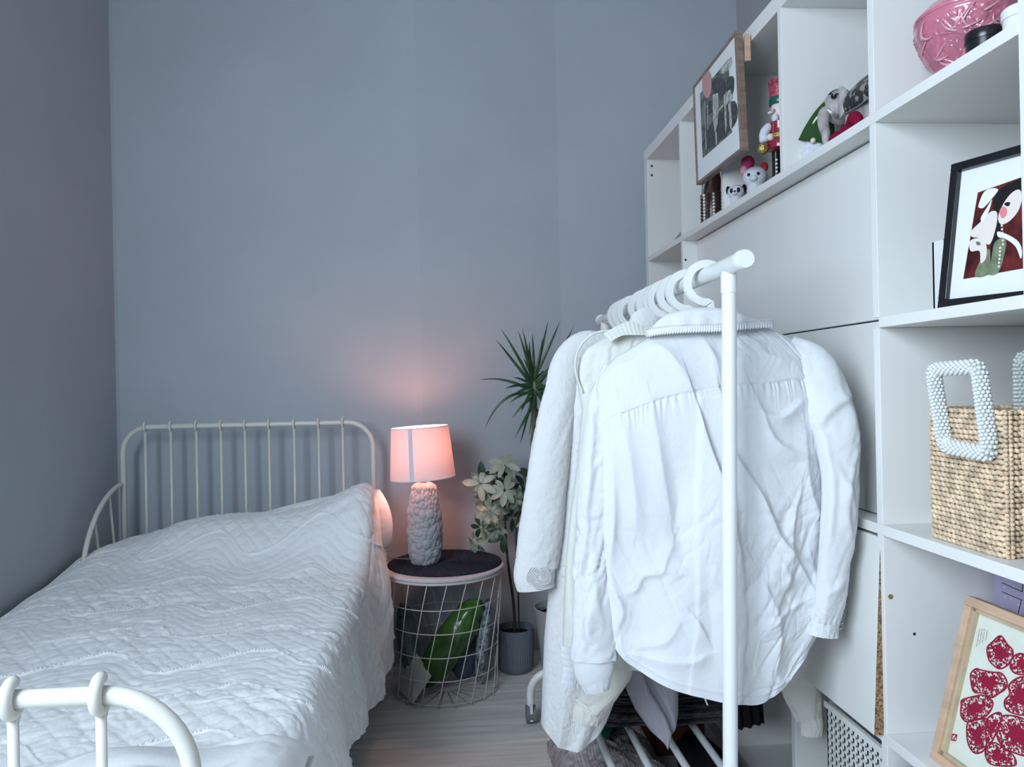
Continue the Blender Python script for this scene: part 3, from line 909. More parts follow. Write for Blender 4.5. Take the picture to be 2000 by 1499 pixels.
def cluster(px, py, y, nleaf, L, m, face=(-.2, -1, .35), start=0.0, src=None):
    c = PY(px, py, y)
    f = np.array(face, float); f /= np.linalg.norm(f)
    e1 = np.cross(f, [0, 0, 1.0]); e1 /= np.linalg.norm(e1); e2 = np.cross(e1, f)
    for k in range(nleaf):
        a_ = start + 2 * math.pi * k / nleaf + rl.uniform(-.12, .12)
        d_ = e1 * math.cos(a_) + e2 * math.sin(a_) + f * rl.uniform(-.05, .25)
        LL = L * rl.uniform(.8, 1.1)
        b0 = c + d_ * .004
        q = leaflet(b0, d_, f, LL, LL * .42, rl.uniform(.1, .4))
        mm = m if rl.random() > .25 else M['leaf_var']
        pl.part('leaf', MB().grid(q), mm, smooth=True)
    srcp = src if src is not None else main[rl.randint(15, 22)]
    mid = (c + srcp) / 2 + np.array([0, 0, .008])
    stalks.tube(spline([srcp, mid, c], 8), .0012, 6)


cluster(986, 908, 2.60, 8, .052, M['leaf_cream'], (-.1, -.8, .6), .3)
cluster(938, 945, 2.59, 7, .055, M['leaf_cream'], (-.3, -1, .25), .9)
cluster(986, 958, 2.58, 8, .050, M['leaf_cream'], (0, -1, .3), .2)
cluster(957, 1000, 2.59, 7, .055, M['leaf_var'], (-.2, -1, .3), .5)
cluster(1012, 975, 2.60, 7, .046, M['leaf_var'], (.3, -1, .1), .1)
cluster(1025, 950, 2.64, 7, .045, M['leaf_dark'], (.4, -1, .3), .1)
cluster(940, 1030, 2.60, 6, .046, M['leaf_dark'], (-.5, -.8, .0), 1.1)
cluster(968, 1030, 2.62, 7, .046, M['leaf_var'], (0, -.7, .7), .1)
cluster(968, 930, 2.64, 7, .045, M['leaf_dark'], (-.2, -.7, .7), .4)
cluster(950, 975, 2.65, 7, .05, M['leaf_dark'], (-.3, -.8, .3), .4)
cluster(1000, 1010, 2.65, 6, .045, M['leaf_dark'], (.3, -.8, .2), .7)
cluster(928, 1060, 2.61, 5, .040, M['leaf_var'], (-.6, -.8, -.2), 2.7)
for (x0, y0, x1, y1, mm) in ((985, 1048, 955, 1056, 'leaf_dark'), (985, 1046, 983, 1080, 'leaf_dark'), (1008, 1030, 1035, 1018, 'leaf_var'), (940, 900, 941, 935, 'leaf_dark'),
                             (1010, 918, 1035, 925, 'leaf_dark'), (925, 1050, 928, 1080, 'leaf_var'), (1010, 1075, 1030, 1060, 'leaf_dark')):
    p0 = PY(x0, y0, 2.60); p1 = PY(x1, y1, 2.59)
    pl.part('leaf', MB().grid(leaflet(p0, p1 - p0, np.array([-.1, -1, .5]), np.linalg.norm(p1 - p0) * 1.05, .026)), M[mm], smooth=True)
pl.part('leaf_stalks', stalks, M['stem'], smooth=True)

# ------------------------------------------------------------------ dracaena in pale pot
PX2, PY2 = 0.372, 2.63
dr = Thing('dracaena', 'tall dracaena with long thin arching green leaves in a pale grey pot', 'plant', (PX2, PY2, 0))
pr = [(.062, .0), (.066, .004)]
for i in range(14):
    z = .01 + i * .0148
    pr += [(.067 + .024 * (z / .215) + .0010 * (i % 2) * (1 if i < 9 else 0), z)]
pr += [(.093, .215), (.0935, .22), (.089, .221), (.086, .20)]
dr.part('pot', MB().lathe(pr, (PX2, PY2, 0), 48, True, False), M['pot_light'], smooth=50)
dr.part('soil', MB().lathe([(.001, .196), (.04, .198), (.087, .192)], (PX2, PY2, 0), 24, True, False), M['soil'], smooth=True)
crown = PY(1042, 742, 2.58)
crown2 = PY(1048, 800, 2.58)
trunk = spline([(PX2, PY2, .19), (.345, 2.62, .5), (.312, 2.60, .75), PY(1048, 850, 2.585), PY(1044, 745, 2.58)], 24)
dr.part('trunk', MB().tube(trunk, np.linspace(.010, .006, 24), 10), M['stem2'], smooth=True)


def blade(p0, p1, bend, W, m='leaf_blade', n=14, dy=0.0):
    p0 = np.array(p0); p1 = np.array(p1) + np.array([0, dy, 0])
    mid = (p0 + p1) / 2 + np.array(bend)
    rows = []
    for k in range(n + 1):
        t = k / n
        c = (1 - t) ** 2 * p0 + 2 * t * (1 - t) * mid + t * t * p1
        w = W * (1 - t ** 2.2) ** .9 * min(1, .55 + t * 3) * .5 + .0002
        dd = 2 * (1 - t) * (mid - p0) + 2 * t * (p1 - mid); dd /= np.linalg.norm(dd)
        nn = np.array([0, -1, .35]); s = np.cross(dd, nn); s /= np.linalg.norm(s)
        nn = np.cross(s, dd)
        rows.append([c - s * w - nn * w * .35, c, c + s * w - nn * w * .35])
    dr.part('leaf', MB().grid(np.array(rows)), M[m], smooth=True)


bl = [(978, 643, 0, .01), (967, 663, 0, .0), (937, 742, 0, .035), (947, 838, -.03, .085), (1000, 817, -.01, .015), (1002, 857, -.005, .01), (1017, 870, 0, .01),
      (1010, 647, 0, 0), (1020, 642, .0, .0), (1042, 650, .0, 0), (1036, 665, -.01, 0), (1072, 627, 0, 0), (1094, 627, 0, 0), (1122, 637, .01, 0), (1100, 700, 0, .02),
      (1110, 760, 0, .03), (1100, 810, .01, .03), (1085, 850, .01, .02), (1068, 868, .01, .01), (1030, 850, 0, .0), (1024, 700, 0, .01), (1120, 690, .0, .02), (1060, 660, 0, 0)]
for i, (x, y_, bx, bz) in enumerate(bl):
    base = crown + (crown2 - crown) * (random.random() * .35 if y_ < 740 else random.random())
    dy = random.uniform(-.05, .04)
    blade(base, PY(x, y_, 2.58), (bx, -.03, bz), .0115 if y_ < 760 else .0105, dy=dy)
for k in range(16):
    a_ = random.uniform(0, 2 * math.pi); el = random.uniform(-1.45, 0.35); LL = random.uniform(.10, .19)
    tip = crown + np.array([math.cos(a_) * math.cos(el) * .8, math.sin(a_) * math.cos(el) * .55 - .2, math.sin(el)]) * LL
    base = crown + (crown2 - crown) * random.random() * .5
    blade(base, tip, (0, 0, .015), .012)
for (x, y_) in ((1036, 872), (1050, 880), (1045, 865), (1058, 860)):
    blade(PY(1045, 810, 2.58), PY(x, y_, 2.57), (0, 0, .0), .011, 'leaf_dry')

# ------------------------------------------------------------------ garment rack
RX0, RZ0 = 0.465, 1.180
ry1, ry2 = 1.165, 2.30
py1, py2 = 1.232, 2.235
rk = Thing('garment_rack', 'white tubular metal clothes rack on castors in front of the shelving', 'clothes rack', (.455, 1.73, 0))
rk.part('hanging_rail', MB().tube([(RX0, ry1, RZ0), (RX0, ry2, RZ0 - .004)], .0143, 24), M['rack'], smooth=40)
for yq in (ry1, ry2):
    dq = -.006 if yq == ry1 else .006
    rk.part('rail_cap', MB().tube([(RX0, yq - dq * 2, RZ0), (RX0, yq + dq * .4, RZ0), (RX0, yq + dq, RZ0)], [.0158, .0158, .0140], 24), M['plastic'], smooth=40)
for yq in (py1, py2):
    rk.part('post', MB().tube([(RX0 - .018, yq, .145), (RX0, yq, RZ0 - .028)], .0122, 20), M['rack'], smooth=40)
    rk.part('post_collar', MB().tube([(RX0 - .0004, yq, RZ0 - .045), (RX0, yq, RZ0 - .016), (RX0, yq, RZ0 - .010)], [.0134, .0134, .012], 20), M['plastic'], smooth=40)
    xa, xb = .222, .672
    fp = [(xa, yq, .055), (xa, yq, .085)]
    for a_ in np.linspace(math.pi, math.pi / 2, 9)[1:]:
        fp.append((xa + .06 + .06 * math.cos(a_), yq, .085 + .06 * math.sin(a_)))
    for a_ in np.linspace(math.pi / 2, 0, 9):
        fp.append((xb - .06 + .06 * math.cos(a_), yq, .085 + .06 * math.sin(a_)))
    fp.append((xb, yq, .055))
    rk.part('foot_arch', MB().tube(fp, .0115, 16), M['rack'], smooth=40)
    for xq in (xa, xb):
        w = rk.part('castor', MB().cyl((xq - .014, yq, .026), (xq + .014, yq, .026), .0255, 20), M['wheel'], smooth=40)
        rk.part('castor_fork', MB().box((xq - .004, yq - .024, .012), (xq + .004, yq + .024, .058)).cyl((xq, yq, .045), (xq, yq, .068), .009, 12), M['plastic'], parent=w, bevel=.001)
for xq in (.338, .4175, .497, .574):
    rk.part('shelf_bar', MB().tube([(xq, py1, .155), (xq, py2, .155)], .0085, 14), M['rack'], smooth=40)


# ------------------------------------------------------------------ garments
def hanger(y, lab):
    c = np.array([RX0 - .002, y, RZ0 - .0145])
    h = Thing('clothes_hanger', lab, 'hanger', (RX0, y, RZ0 - .1), group='white hangers on the rack rail')
    path = []
    for a_ in np.linspace(math.radians(35), math.radians(272), 30):
        path.append(c + np.array([.0345 * math.cos(a_), 0, .0345 * math.sin(a_)]))
    path.append(c + np.array([.006, 0, -.036])); path.append(c + np.array([.0075, 0, -.045])); path.append(c + np.array([.0075, 0, -.062]))
    P = np.array(path); T_ = np.gradient(P, axis=0); T_ /= np.linalg.norm(T_, axis=1)[:, None]
    Nq = np.stack([T_[:, 2], 0 * T_[:, 0], -T_[:, 0]], 1)
    hw, ht = .0068, .0024
    rows = []
    for (a_, b_) in ((-1, -1), (1, -1), (1, -.45), (.55, -.45), (.55, .45), (1, .45), (1, 1), (-1, 1), (-1, .45), (-.55, .45), (-.55, -.45), (-1, -.45)):
        rows.append(P + Nq * hw * a_ + np.array([0, 1, 0]) * ht * 2.0 * b_)
    A_ = np.array(rows)
    b = MB(); b.grid(A_, wrapu=True)
    n = len(P); b.f.append(tuple(k * n for k in range(12))); b.f.append(tuple(k * n + n - 1 for k in range(12)))
    h.part('hook', b, M['plastic'], smooth=30)
    sh2 = spline([c + np.array([-.15, 0, -.150]), c + np.array([-.10, 0, -.115]), c + np.array([-.04, 0, -.070]), c + np.array([.0075, 0, -.060]), c + np.array([.05, 0, -.070]), c + np.array([.11, 0, -.110]), c + np.array([.16, 0, -.145])], 24)
    h.part('shoulder_bar', MB().tube(sh2, .006, 8, flat=1.6, up=(0, 0, 1)), M['plastic'], smooth=True)
    return h


HY = [1.34, 1.452, 1.515, 1.59, 1.625, 1.686, 1.763, 1.881, 1.946, 1.996]
place = ['nearest the camera, holding the lace-collared shirt', 'second from the near end of the rail', 'third from the near end of the rail',
         'fourth from the near end of the rail', 'fifth from the near end of the rail', 'sixth from the near end of the rail',
         'fourth from the far end of the rail', 'third from the far end of the rail', 'second from the far end of the rail', 'farthest along the rail by the far post']
for y_, w_ in zip(HY, place):
    hanger(y_, 'white plastic hanger hook ' + w_)


def body(top, bot, left, right, Y0, th, fold, nu=150, nv=190, topth=.012):
    """closed garment body from front outline curves; fold(u, v, X, Z) gives metres toward the viewer"""
    u = np.linspace(0, 1, nu); v = np.linspace(0, 1, nv)
    Ug, Vg = np.meshgrid(u, v, indexing='ij')
    ty = smooth_interp(top, Ug); by = smooth_interp(bot, Ug)
    py = ty + (by - ty) * Vg
    px = interp(left, py) * (1 - Ug) + interp(right, py) * Ug
    pts = np.zeros(Ug.shape + (3,))
    d = FW * FPX + RT * (px[..., None] - 1000.0) + UP * (749.5 - py[..., None])
    t = Y0 / d[..., 1]
    pts = CAM + d * t[..., None]
    PXY[0], PXY[1] = px, py
    prof = np.clip(1 - np.abs(2 * Ug - 1) ** 3, 0, 1) ** .5
    tk = topth + (th - topth) * np.clip(Vg * 5, 0, 1) ** .7
    tk = tk * np.clip(Vg * 30, 0, 1) ** .5
    dep = tk * prof + fold(Ug, Vg, pts[..., 0], pts[..., 2]) * np.clip(prof * 1.5, 0, 1)
    Fr = pts.copy(); Fr[..., 1] -= dep
    Bk = pts.copy(); Bk[..., 1] += tk * prof
    ringA = np.concatenate([Fr, Bk[::-1][1:-1]], 0)
    b = MB(); b.grid(ringA, wrapu=True)
    return b, Fr


CR = lambda L_: [(977 + x / 1.4555, 469 + y_ / 1.4555) for x, y_ in L_]


def fold_lines(px, py, folds):
    tot = 0
    for path, amp_, w1, w2 in folds:
        pa = spline(CR(path), 3 * len(path)); best = np.full(px.shape, 1e9); sg = np.zeros(px.shape); tpar = np.zeros(px.shape)
        n = len(pa) - 1
        for i in range(n):
            ax, ay = pa[i]; dx, dy = pa[i + 1] - pa[i]; l2 = dx * dx + dy * dy
            t = np.clip(((px - ax) * dx + (py - ay) * dy) / l2, 0, 1)
            qx, qy = px - ax - t * dx, py - ay - t * dy; d_ = np.hypot(qx, qy)
            m_ = d_ < best; best = np.where(m_, d_, best); sg = np.where(m_, np.sign(dx * qy - dy * qx), sg); tpar = np.where(m_, (i + t) / n, tpar)
        w = np.where(sg > 0, w2, w1)
        tot = tot + amp_ * np.exp(-(best / w) ** 1.5) * (.25 + .75 * np.sin(np.pi * np.clip(tpar * .96 + .02, 0, 1)) ** .6)
    return tot


def sleeve(path, Y0, th=.6, n=110, seg=40, wr=.004, seed=1, cuff=None, crs=40, dyo=0.0, gather=0.0, folds=None):
    """path rows: px, py, half width px"""
    a = spline([(p[0], p[1], p[2], (p[3] if len(p) > 3 else 0)) for p in path], n)
    C = np.array([PY(q[0], q[1], Y0 + dyo + q[3]) for q in a])
    sc = np.dot(C - CAM, FW) / FPX
    hw = a[:, 2] * sc
    T_ = np.gradient(C, axis=0); T_ /= np.linalg.norm(T_, axis=1)[:, None]
    Bn = np.cross(T_, [0, 1.0, 0]); Bn /= np.linalg.norm(Bn, axis=1)[:, None]
    Yn = np.cross(Bn, T_)
    an = np.linspace(0, 2 * np.pi, seg, endpoint=False)
    s = np.concatenate([[0], np.cumsum(np.linalg.norm(np.diff(C, axis=0), axis=1))])
    Sg, Ag = np.meshgrid(s, an, indexing='ij')
    rx = np.cos(Ag); ry = np.sin(Ag)
    w = crease(rx * 2.0 + Sg * crs * .35, ry * 2.0 + Sg * crs, seed) * wr + crease(rx * 1.1 + Sg * 9, ry * 1.1 + Sg * 5, seed + 3) * wr * 1.6
    if gather:
        g_ = np.clip((Sg - (s[-1] - gather)) / gather, 0, 1)
        w = w + .0022 * g_ * np.sin(Ag * 15 + 2 * vn(Sg * 60, Ag, 3)) - 0 * g_
    w = w * .55 * np.clip(.5 + 1.0 * vn(Sg * 9, Ag * .6, seed + 9), .25, 1.1)
    if gather: w = w + .0012 * g_ * np.sin(Ag * 15 + 2 * vn(Sg * 60, Ag, 3))
    if folds is not None:
        G0 = C[:, None] + Bn[:, None] * (rx * hw[:, None])[..., None] + Yn[:, None] * (ry * hw[:, None] * th)[..., None] - CAM
        dd = G0 @ FW; px_ = 1000 + FPX * (G0 @ RT) / dd; py_ = 749.5 - FPX * (G0 @ UP) / dd
        sgn = np.sign(Yn[0, 1]) * -1
        w = w + fold_lines(px_, py_, folds) * np.clip(ry * sgn + .3, 0, 1)
    H = hw[:, None]
    G = C[:, None] + Bn[:, None] * (rx * (H + w))[..., None] + Yn[:, None] * (ry * (H * th + w))[..., None]
    b = MB(); b.grid(G, wrapv=True)
    b.f.append(tuple(range(seg))[::-1])
    # turn the end inward
    e = G[-1]; inner = C[-1] + (e - C[-1]) * .8 + (C[-3] - C[-1]) * 2
    b2 = np.stack([e, inner])
    b.grid(b2, wrapv=True)
    return b


# --- front shirt with lace collar, seen from the back
Y1 = 1.34
sht = Thing('shirt', 'white linen shirt with lace collar nearest the camera, back turned, on the rack', 'shirt', (.42, Y1, .62), group='clothes hanging on the rack')
top = [(0, 735), (.04, 706), (.12, 684), (.25, 657), (.40, 641), (.55, 634), (.70, 634), (.86, 640), (.95, 656), (1, 672)]
bot = [(0, 1238), (.06, 1275), (.15, 1302), (.30, 1328), (.45, 1342), (.60, 1352), (.75, 1352), (.86, 1318), (.95, 1262), (1, 1215)]
lef = [(700, 1180), (760, 1164), (800, 1168), (900, 1172), (1000, 1171), (1100, 1178), (1200, 1184), (1270, 1183), (1360, 1190)]
rig = [(650, 1545), (700, 1590), (760, 1606), (850, 1608), (950, 1606), (1050, 1610), (1150, 1608), (1220, 1600), (1280, 1580), (1360, 1560)]


# (crop path, metres, sharp side width px, soft side width px)
FOLDS = [([(525, 430), (560, 560), (610, 700), (632, 780)], .013, 3, 40), ([(600, 425), (622, 560)], .008, 3, 22),
         ([(640, 600), (700, 700), (760, 830), (800, 880), (885, 1020)], .012, 6, 24), ([(755, 880), (790, 960), (735, 945)], .005, 7, 16),
         ([(475, 850), (452, 905), (440, 935), (395, 945), (375, 985), (345, 1000)], .006, 7, 20), ([(700, 480), (765, 500), (832, 455)], .009, 6, 16),
         ([(932, 560), (925, 650), (898, 725), (880, 770)], .009, 5, 18), ([(305, 560), (312, 800), (300, 950), (338, 1040), (318, 1110)], .012, 8, 26),
         ([(500, 1050), (450, 1120), (372, 1150)], .0045, 8, 18), ([(520, 1040), (562, 1105)], .006, 4, 14), ([(350, 1165), (500, 1172), (565, 1150)], .006, 5, 14),
         ([(690, 420), (745, 560), (835, 610)], .008, 6, 18), ([(822, 690), (800, 790), (790, 910)], .007, 5, 20), ([(330, 470), (365, 700), (372, 820)], .009, 16, 30),
         ([(410, 450), (440, 640), (470, 790)], .008, 12, 26), ([(478, 640), (505, 920)], -.010, 26, 30), ([(560, 900), (580, 1180)], -.006, 20, 24),
         ([(835, 520), (850, 700), (905, 830)], .008, 8, 20), ([(690, 900), (760, 1080), (740, 1230)], .008, 7, 24), ([(860, 900), (880, 1060), (820, 1170)], .010, 8, 22),
         ([(420, 290), (470, 330), (520, 410)], .006, 10, 20), ([(560, 280), (590, 340), (600, 400)], .006, 8, 18), ([(700, 290), (740, 330), (820, 345)], .005, 8, 18),
         ([(620, 1000), (500, 930), (430, 1010)], .003, 9, 18), ([(700, 1080), (830, 1010)], .006, 5, 14), ([(640, 1180), (780, 1230), (860, 1160)], .006, 5, 14)]


FOLDS_R = [([(990, 450), (940, 488), (912, 530)], .011, 5, 18), ([(975, 440), (1002, 500), (1018, 590)], .006, 4, 14), ([(925, 560), (952, 700), (940, 860)], .008, 5, 16),
           ([(1008, 600), (985, 760), (1002, 880)], .007, 5, 18), ([(930, 1010), (975, 965)], .006, 4, 12), ([(955, 640), (990, 705), (1008, 770)], .005, 4, 12),
           ([(860, 290), (930, 330), (965, 420)], .008, 12, 26), ([(905, 1090), (930, 1020), (925, 950)], .006, 5, 14)]
FOLDS_L = [([(268, 470), (262, 600), (250, 760), (238, 900), (215, 1010)], .009, 5, 16), ([(292, 470), (288, 640), (296, 800)], .006, 5, 14), ([(300, 1180), (250, 1120), (262, 1030)], .007, 5, 14),
           ([(215, 1200), (245, 1110), (240, 1020)], .007, 5, 16), ([(275, 900), (270, 1000), (290, 1090)], .006, 5, 14)]


def f_shirt(u, v, X_, Z_):
    # hanging folds radiating from the shoulders and the centre pleat
    x = (u - .5)
    fan = x / (1 + .25 * v)
    g1 = .0075 * np.sin(fan * 30 + 1.3 * np.sin(v * 3) + .6) * np.clip((v - .15) * 3, 0, 1) * (0.5 + .5 * vn(u * 5, v * 2, 3))
    g2 = .014 * vn(u * 3.4 + v * .7, v * 1.2, 12) * np.clip(v * 2.5, .2, 1)
    m1 = np.clip(.25 + 1.2 * vn(u * 3.3, v * 3.1, 91), 0, 1); m2 = np.clip(.3 + 1.3 * vn(u * 2.7 + 5, v * 3.4, 92), 0, 1)
    cr = crease(u * 6 + v * 2, v * 7, 21) * .0055 * np.clip(v * 1.6, .25, 1) * m1 + crease(u * 16, v * 17 + u * 4, 23) * .0022 * m2
    diag = crease((u + v * .9) * 4.5, (v - u * .6) * 1.9, 29) * .011 * np.clip((v - .25) * 2, 0, 1) * m2
    diag2 = crease((u - v * .7) * 5.5, (v + u * .5) * 2.2, 30) * .009 * np.clip((v - .2) * 2, 0, 1) * m1
    # yoke seam
    seam = .20 - .055 * u + .0 * v
    sv = (v - seam)
    yoke = -.0020 * np.exp(-(sv / .0035) ** 2) + .0016 / (1 + np.exp(sv / .0022))
    gath = .0022 * np.sin(u * 230 + 6 * vn(u * 30, v * 3, 5)) * np.exp(-np.clip(sv, 0, 1) / .022) * (sv > 0) * np.clip(np.abs(u - .5) * 5 - .1, 0, 1)
    # box pleat in the middle of the back
    pc = .405 + .05 * v; pw = .035 + .10 * v
    ple = .0075 * (1 / (1 + np.exp(-(pw - np.abs(u - pc - .05)) / .004))) * np.clip(sv / .02, 0, 1) * np.exp(-np.clip(v - .2, 0, 1) * 1.4)
    hem = .0014 * np.exp(-((v - .975) / .004) ** 2)
    # armhole seam on the right shoulder
    arm = -.0022 * np.exp(-((u - (.90 + .06 * np.clip(v - .05, 0, .3))) / .003) ** 2) * (v < .35)
    strap = -.0012 * np.exp(-((u - .90) / .003) ** 2) * (v < .2)
    return g1 * .6 + g2 * .8 + (cr + diag + diag2) * .55 + fold_lines(PXY[0], PXY[1], FOLDS) + yoke + gath + ple + hem + arm + strap


bb, FrS = body(top, bot, lef, rig, Y1, .045, f_shirt, 260, 330, .02)
so_ = sht.part('shirt_body', bb, M['shirt'], smooth=True)
rs = sleeve([(1535, 676, 26, .0), (1572, 706, 40, -.005), (1604, 756, 47, -.02), (1631, 840, 44, -.045), (1641, 930, 37, -.055), (1638, 1020, 35, -.055), (1628, 1110, 31, -.05), (1620, 1175, 31, -.045), (1612, 1212, 27, -.04)], Y1, .65, n=160, seg=60, wr=.0046, seed=5, gather=.02, folds=FOLDS_R)
sht.part('sleeve', rs, M['shirt'], smooth=True)
sht.part('cuff', sleeve([(1613, 1206, 27, -.04), (1609, 1225, 27, -.04), (1607, 1242, 29, -.04)], Y1, .65, n=40, wr=.001, seed=9, gather=.06), M['shirt_trim'], smooth=True)
ls = sleeve([(1200, 720, 24, .012), (1172, 790, 24, .010), (1160, 900, 27, .008), (1158, 1000, 32, .006), (1158, 1100, 34, .004), (1160, 1200, 41, .0), (1160, 1286, 47, 0)], Y1, .6, n=160, seg=60, wr=.006, seed=15, folds=FOLDS_L)
sht.part('sleeve', ls, M['shirt'], smooth=True)
sht.part('cuff', sleeve([(1159, 1280, 43), (1160, 1312, 39), (1163, 1334, 31), (1165, 1350, 24)], Y1, .6, n=40, wr=.0015, seed=19, gather=.03), M['shirt'], smooth=True)
# frilled placket end hanging by the right cuff
fr_ = MB()
fq = spline([(1646, 1140), (1652, 1175), (1650, 1205), (1646, 1232)], 40)
Gq = []
for k, (x, y_) in enumerate(fq):
    wv_ = .004 * math.sin(k * 1.3)
    Gq.append([PY(x - 14, y_, Y1 + .01), PY(x - 4, y_, Y1 + wv_), PY(x + 1 + 2 * math.sin(k * 1.3), y_, Y1 - wv_)])
sht.part('cuff_frill', fr_.grid(np.array(Gq)), M['shirt_trim'], smooth=True)
# collar: stand and turned-down fall with lace edging
nc = 250
tc_ = np.linspace(0, 1, nc)
cx_ = 1262 + (1512 - 1262) * tc_
up_ = smooth_interp([(1262, 652), (1290, 622), (1330, 606), (1375, 601), (1420, 604), (1465, 618), (1512, 634)], cx_)
lo_ = smooth_interp([(1262, 656), (1290, 652), (1340, 648), (1400, 646), (1460, 641), (1512, 637)], cx_)
bul = .034 * np.sin(np.pi * tc_) ** .5
rows = []
for k in np.linspace(0, 1, 12):
    yy2 = up_ + (lo_ - up_) * k
    dep = Y1 - .012 - bul * (.72 + .28 * k) + .002 * np.sin(tc_ * 40) * k
    if k == 0: dep = dep + .012
    rows.append([PY(a_, b_, c_) for a_, b_, c_ in zip(cx_, yy2, dep)])
co = sht.part('collar', MB().grid(np.array(rows)), M['shirt'], smooth=True)
rows = []
for k in np.linspace(0, 1, 5):
    wave = .0016 * np.sin(np.arange(nc) * 1.25) * k
    yy2 = lo_ - 11 + 13 * k + 1.6 * np.sin(np.arange(nc) * 1.25) * (k > .8)
    dep = Y1 - .0135 - bul - .0015 * k + wave
    rows.append([PY(a_, b_, c_) for a_, b_, c_ in zip(cx_, yy2, dep)])
sht.part('lace_edging', MB().grid(np.array(rows)), M['shirt_trim'], label='gathered lace strip along the collar edge', parent=co, smooth=True)
stitch = MB()
for k in range(0, nc, 2):
    p = PY(cx_[k], lo_[k] - 14, Y1 - .0175 - bul[k]); stitch.add(icv * .0009 + p, icf)
sht.part('picot_stitching', stitch, M['shirt_trim'], kind='stuff', parent=co)
# care label peeping under the hem
sht.part('care_label', MB().prism([PY(1288, 1322, Y1 - .02), PY(1312, 1322, Y1 - .02), PY(1312, 1330, Y1 - .02), PY(1300, 1333, Y1 - .02), PY(1297, 1330, Y1 - .02)], (0, .0008, 0)), M['white'], label='white care label below the hem')


# --- ivory sheer blouse behind it
def f_blouse(u, v, X_, Z_):
    return .007 * np.sin(u * 60 + 2 * vn(u * 4, v * 3, 4)) * np.clip(v * 3, 0, 1) + crease(u * 8, v * 10, 51) * .003


Y2 = 1.452
bls = Thing('blouse', 'ivory sheer blouse with piped round neckline directly behind the front shirt', 'blouse', (.42, Y2, .62), group='clothes hanging on the rack')
bb, _ = body([(0, 700), (.05, 672), (.15, 652), (.28, 640), (.5, 632), (.8, 640), (1, 700)], [(0, 1290), (.3, 1300), (.6, 1290), (1, 1200)],
             [(640, 1180), (680, 1136), (740, 1126), (800, 1136), (900, 1128), (1000, 1114), (1100, 1104), (1200, 1100), (1300, 1098)],
             [(640, 1440), (700, 1500), (800, 1560), (1300, 1560)], Y2, .035, f_blouse, 120, 160)
bo = bls.part('blouse_body', bb, M['sheer'], smooth=True)
pp = spline([(1200, 645), (1160, 652), (1134, 676), (1124, 706), (1127, 738), (1139, 768)], 30)
bls.part('neck_piping', MB().tube([PY(x, y_, Y2 - .012) for x, y_ in pp], .0022, 8), M['sheer'], smooth=True)
cl_ = []
for k in np.linspace(0, 1, 8):
    q = spline([(1178, 652), (1205, 637), (1232, 628), (1262, 640)], 30)
    q2 = spline([(1192, 668), (1215, 656), (1240, 655), (1262, 655)], 30)
    cl_.append([PY(a1[0] * (1 - k) + a2[0] * k, a1[1] * (1 - k) + a2[1] * k, Y2 - .02 - .02 * k + .0015 * math.sin(j * 2.1)) for j, (a1, a2) in enumerate(zip(q, q2))])
bls.part('gathered_collar', MB().grid(np.array(cl_)), M['sheer'], smooth=True)
lq = []
for k in np.linspace(0, 1, 30):
    x0 = 1098 - 4 * math.sin(k * 9) * .5; yk = 1262 + 80 * k
    lq.append([PY(x0, yk, Y2 - .02), PY(x0 + 13, yk + 3, Y2 - .027 + .002 * math.sin(k * 40)), PY(x0 + 26, yk + 4, Y2 - .02)])
bls.part('lace_hem', MB().grid(np.array(lq)), M['shirt_trim'], label='scalloped lace strip at the blouse hem', smooth=True)


# --- cream sweatshirt, only sleeves reach below
Y3 = 1.515
swt = Thing('sweatshirt', 'cream sweatshirt with gathered cuffs showing on both sides below the shirt', 'sweatshirt', (.42, Y3, .55), group='clothes hanging on the rack')
bb, _ = body([(0, 720), (.12, 680), (.3, 655), (.5, 650), (.7, 655), (.88, 680), (1, 720)], [(0, 1200), (.5, 1215), (1, 1200)],
             [(650, 1230), (720, 1215), (1260, 1215)], [(650, 1440), (720, 1520), (1260, 1540)], Y3, .03, lambda u, v, a_, b_: .006 * np.sin(u * 30), 60, 60)
swt.part('sweatshirt_body', bb, M['cream'], smooth=True)
swt.part('sleeve', sleeve([(1500, 760, 32), (1530, 950, 45), (1548, 1120, 56), (1554, 1240, 55), (1562, 1320, 44), (1577, 1385, 30), (1584, 1406, 23)], Y3, .55, wr=.004, seed=33, gather=.02), M['cream'], smooth=True)
swt.part('cuff', sleeve([(1584, 1400, 23), (1585, 1418, 24), (1584, 1436, 21)], Y3, .6, n=40, wr=.001, seed=35, gather=.1), M['cream'], smooth=True)
swt.part('sleeve', sleeve([(1225, 760, 30), (1205, 950, 42), (1198, 1120, 52), (1196, 1240, 50), (1186, 1310, 46), (1160, 1372, 33), (1150, 1388, 28)], Y3, .55, wr=.005, seed=37, gather=.02), M['cream'], smooth=True)
swt.part('cuff', sleeve([(1150, 1380, 29), (1146, 1396, 30), (1143, 1410, 27)], Y3, .6, n=40, wr=.001, seed=39, gather=.1), M['cream'], smooth=True)

# --- white textured coat
Y4 = 1.62


def f_coat(u, v, X_, Z_):
    return .006 * ridged(u * 3, v * 2, 62, 2) + .0014 * np.clip(crease(X_ * 55, Z_ * 55, 61), -1, 1) + .004 * np.sin(u * 18 + v * 3) * v


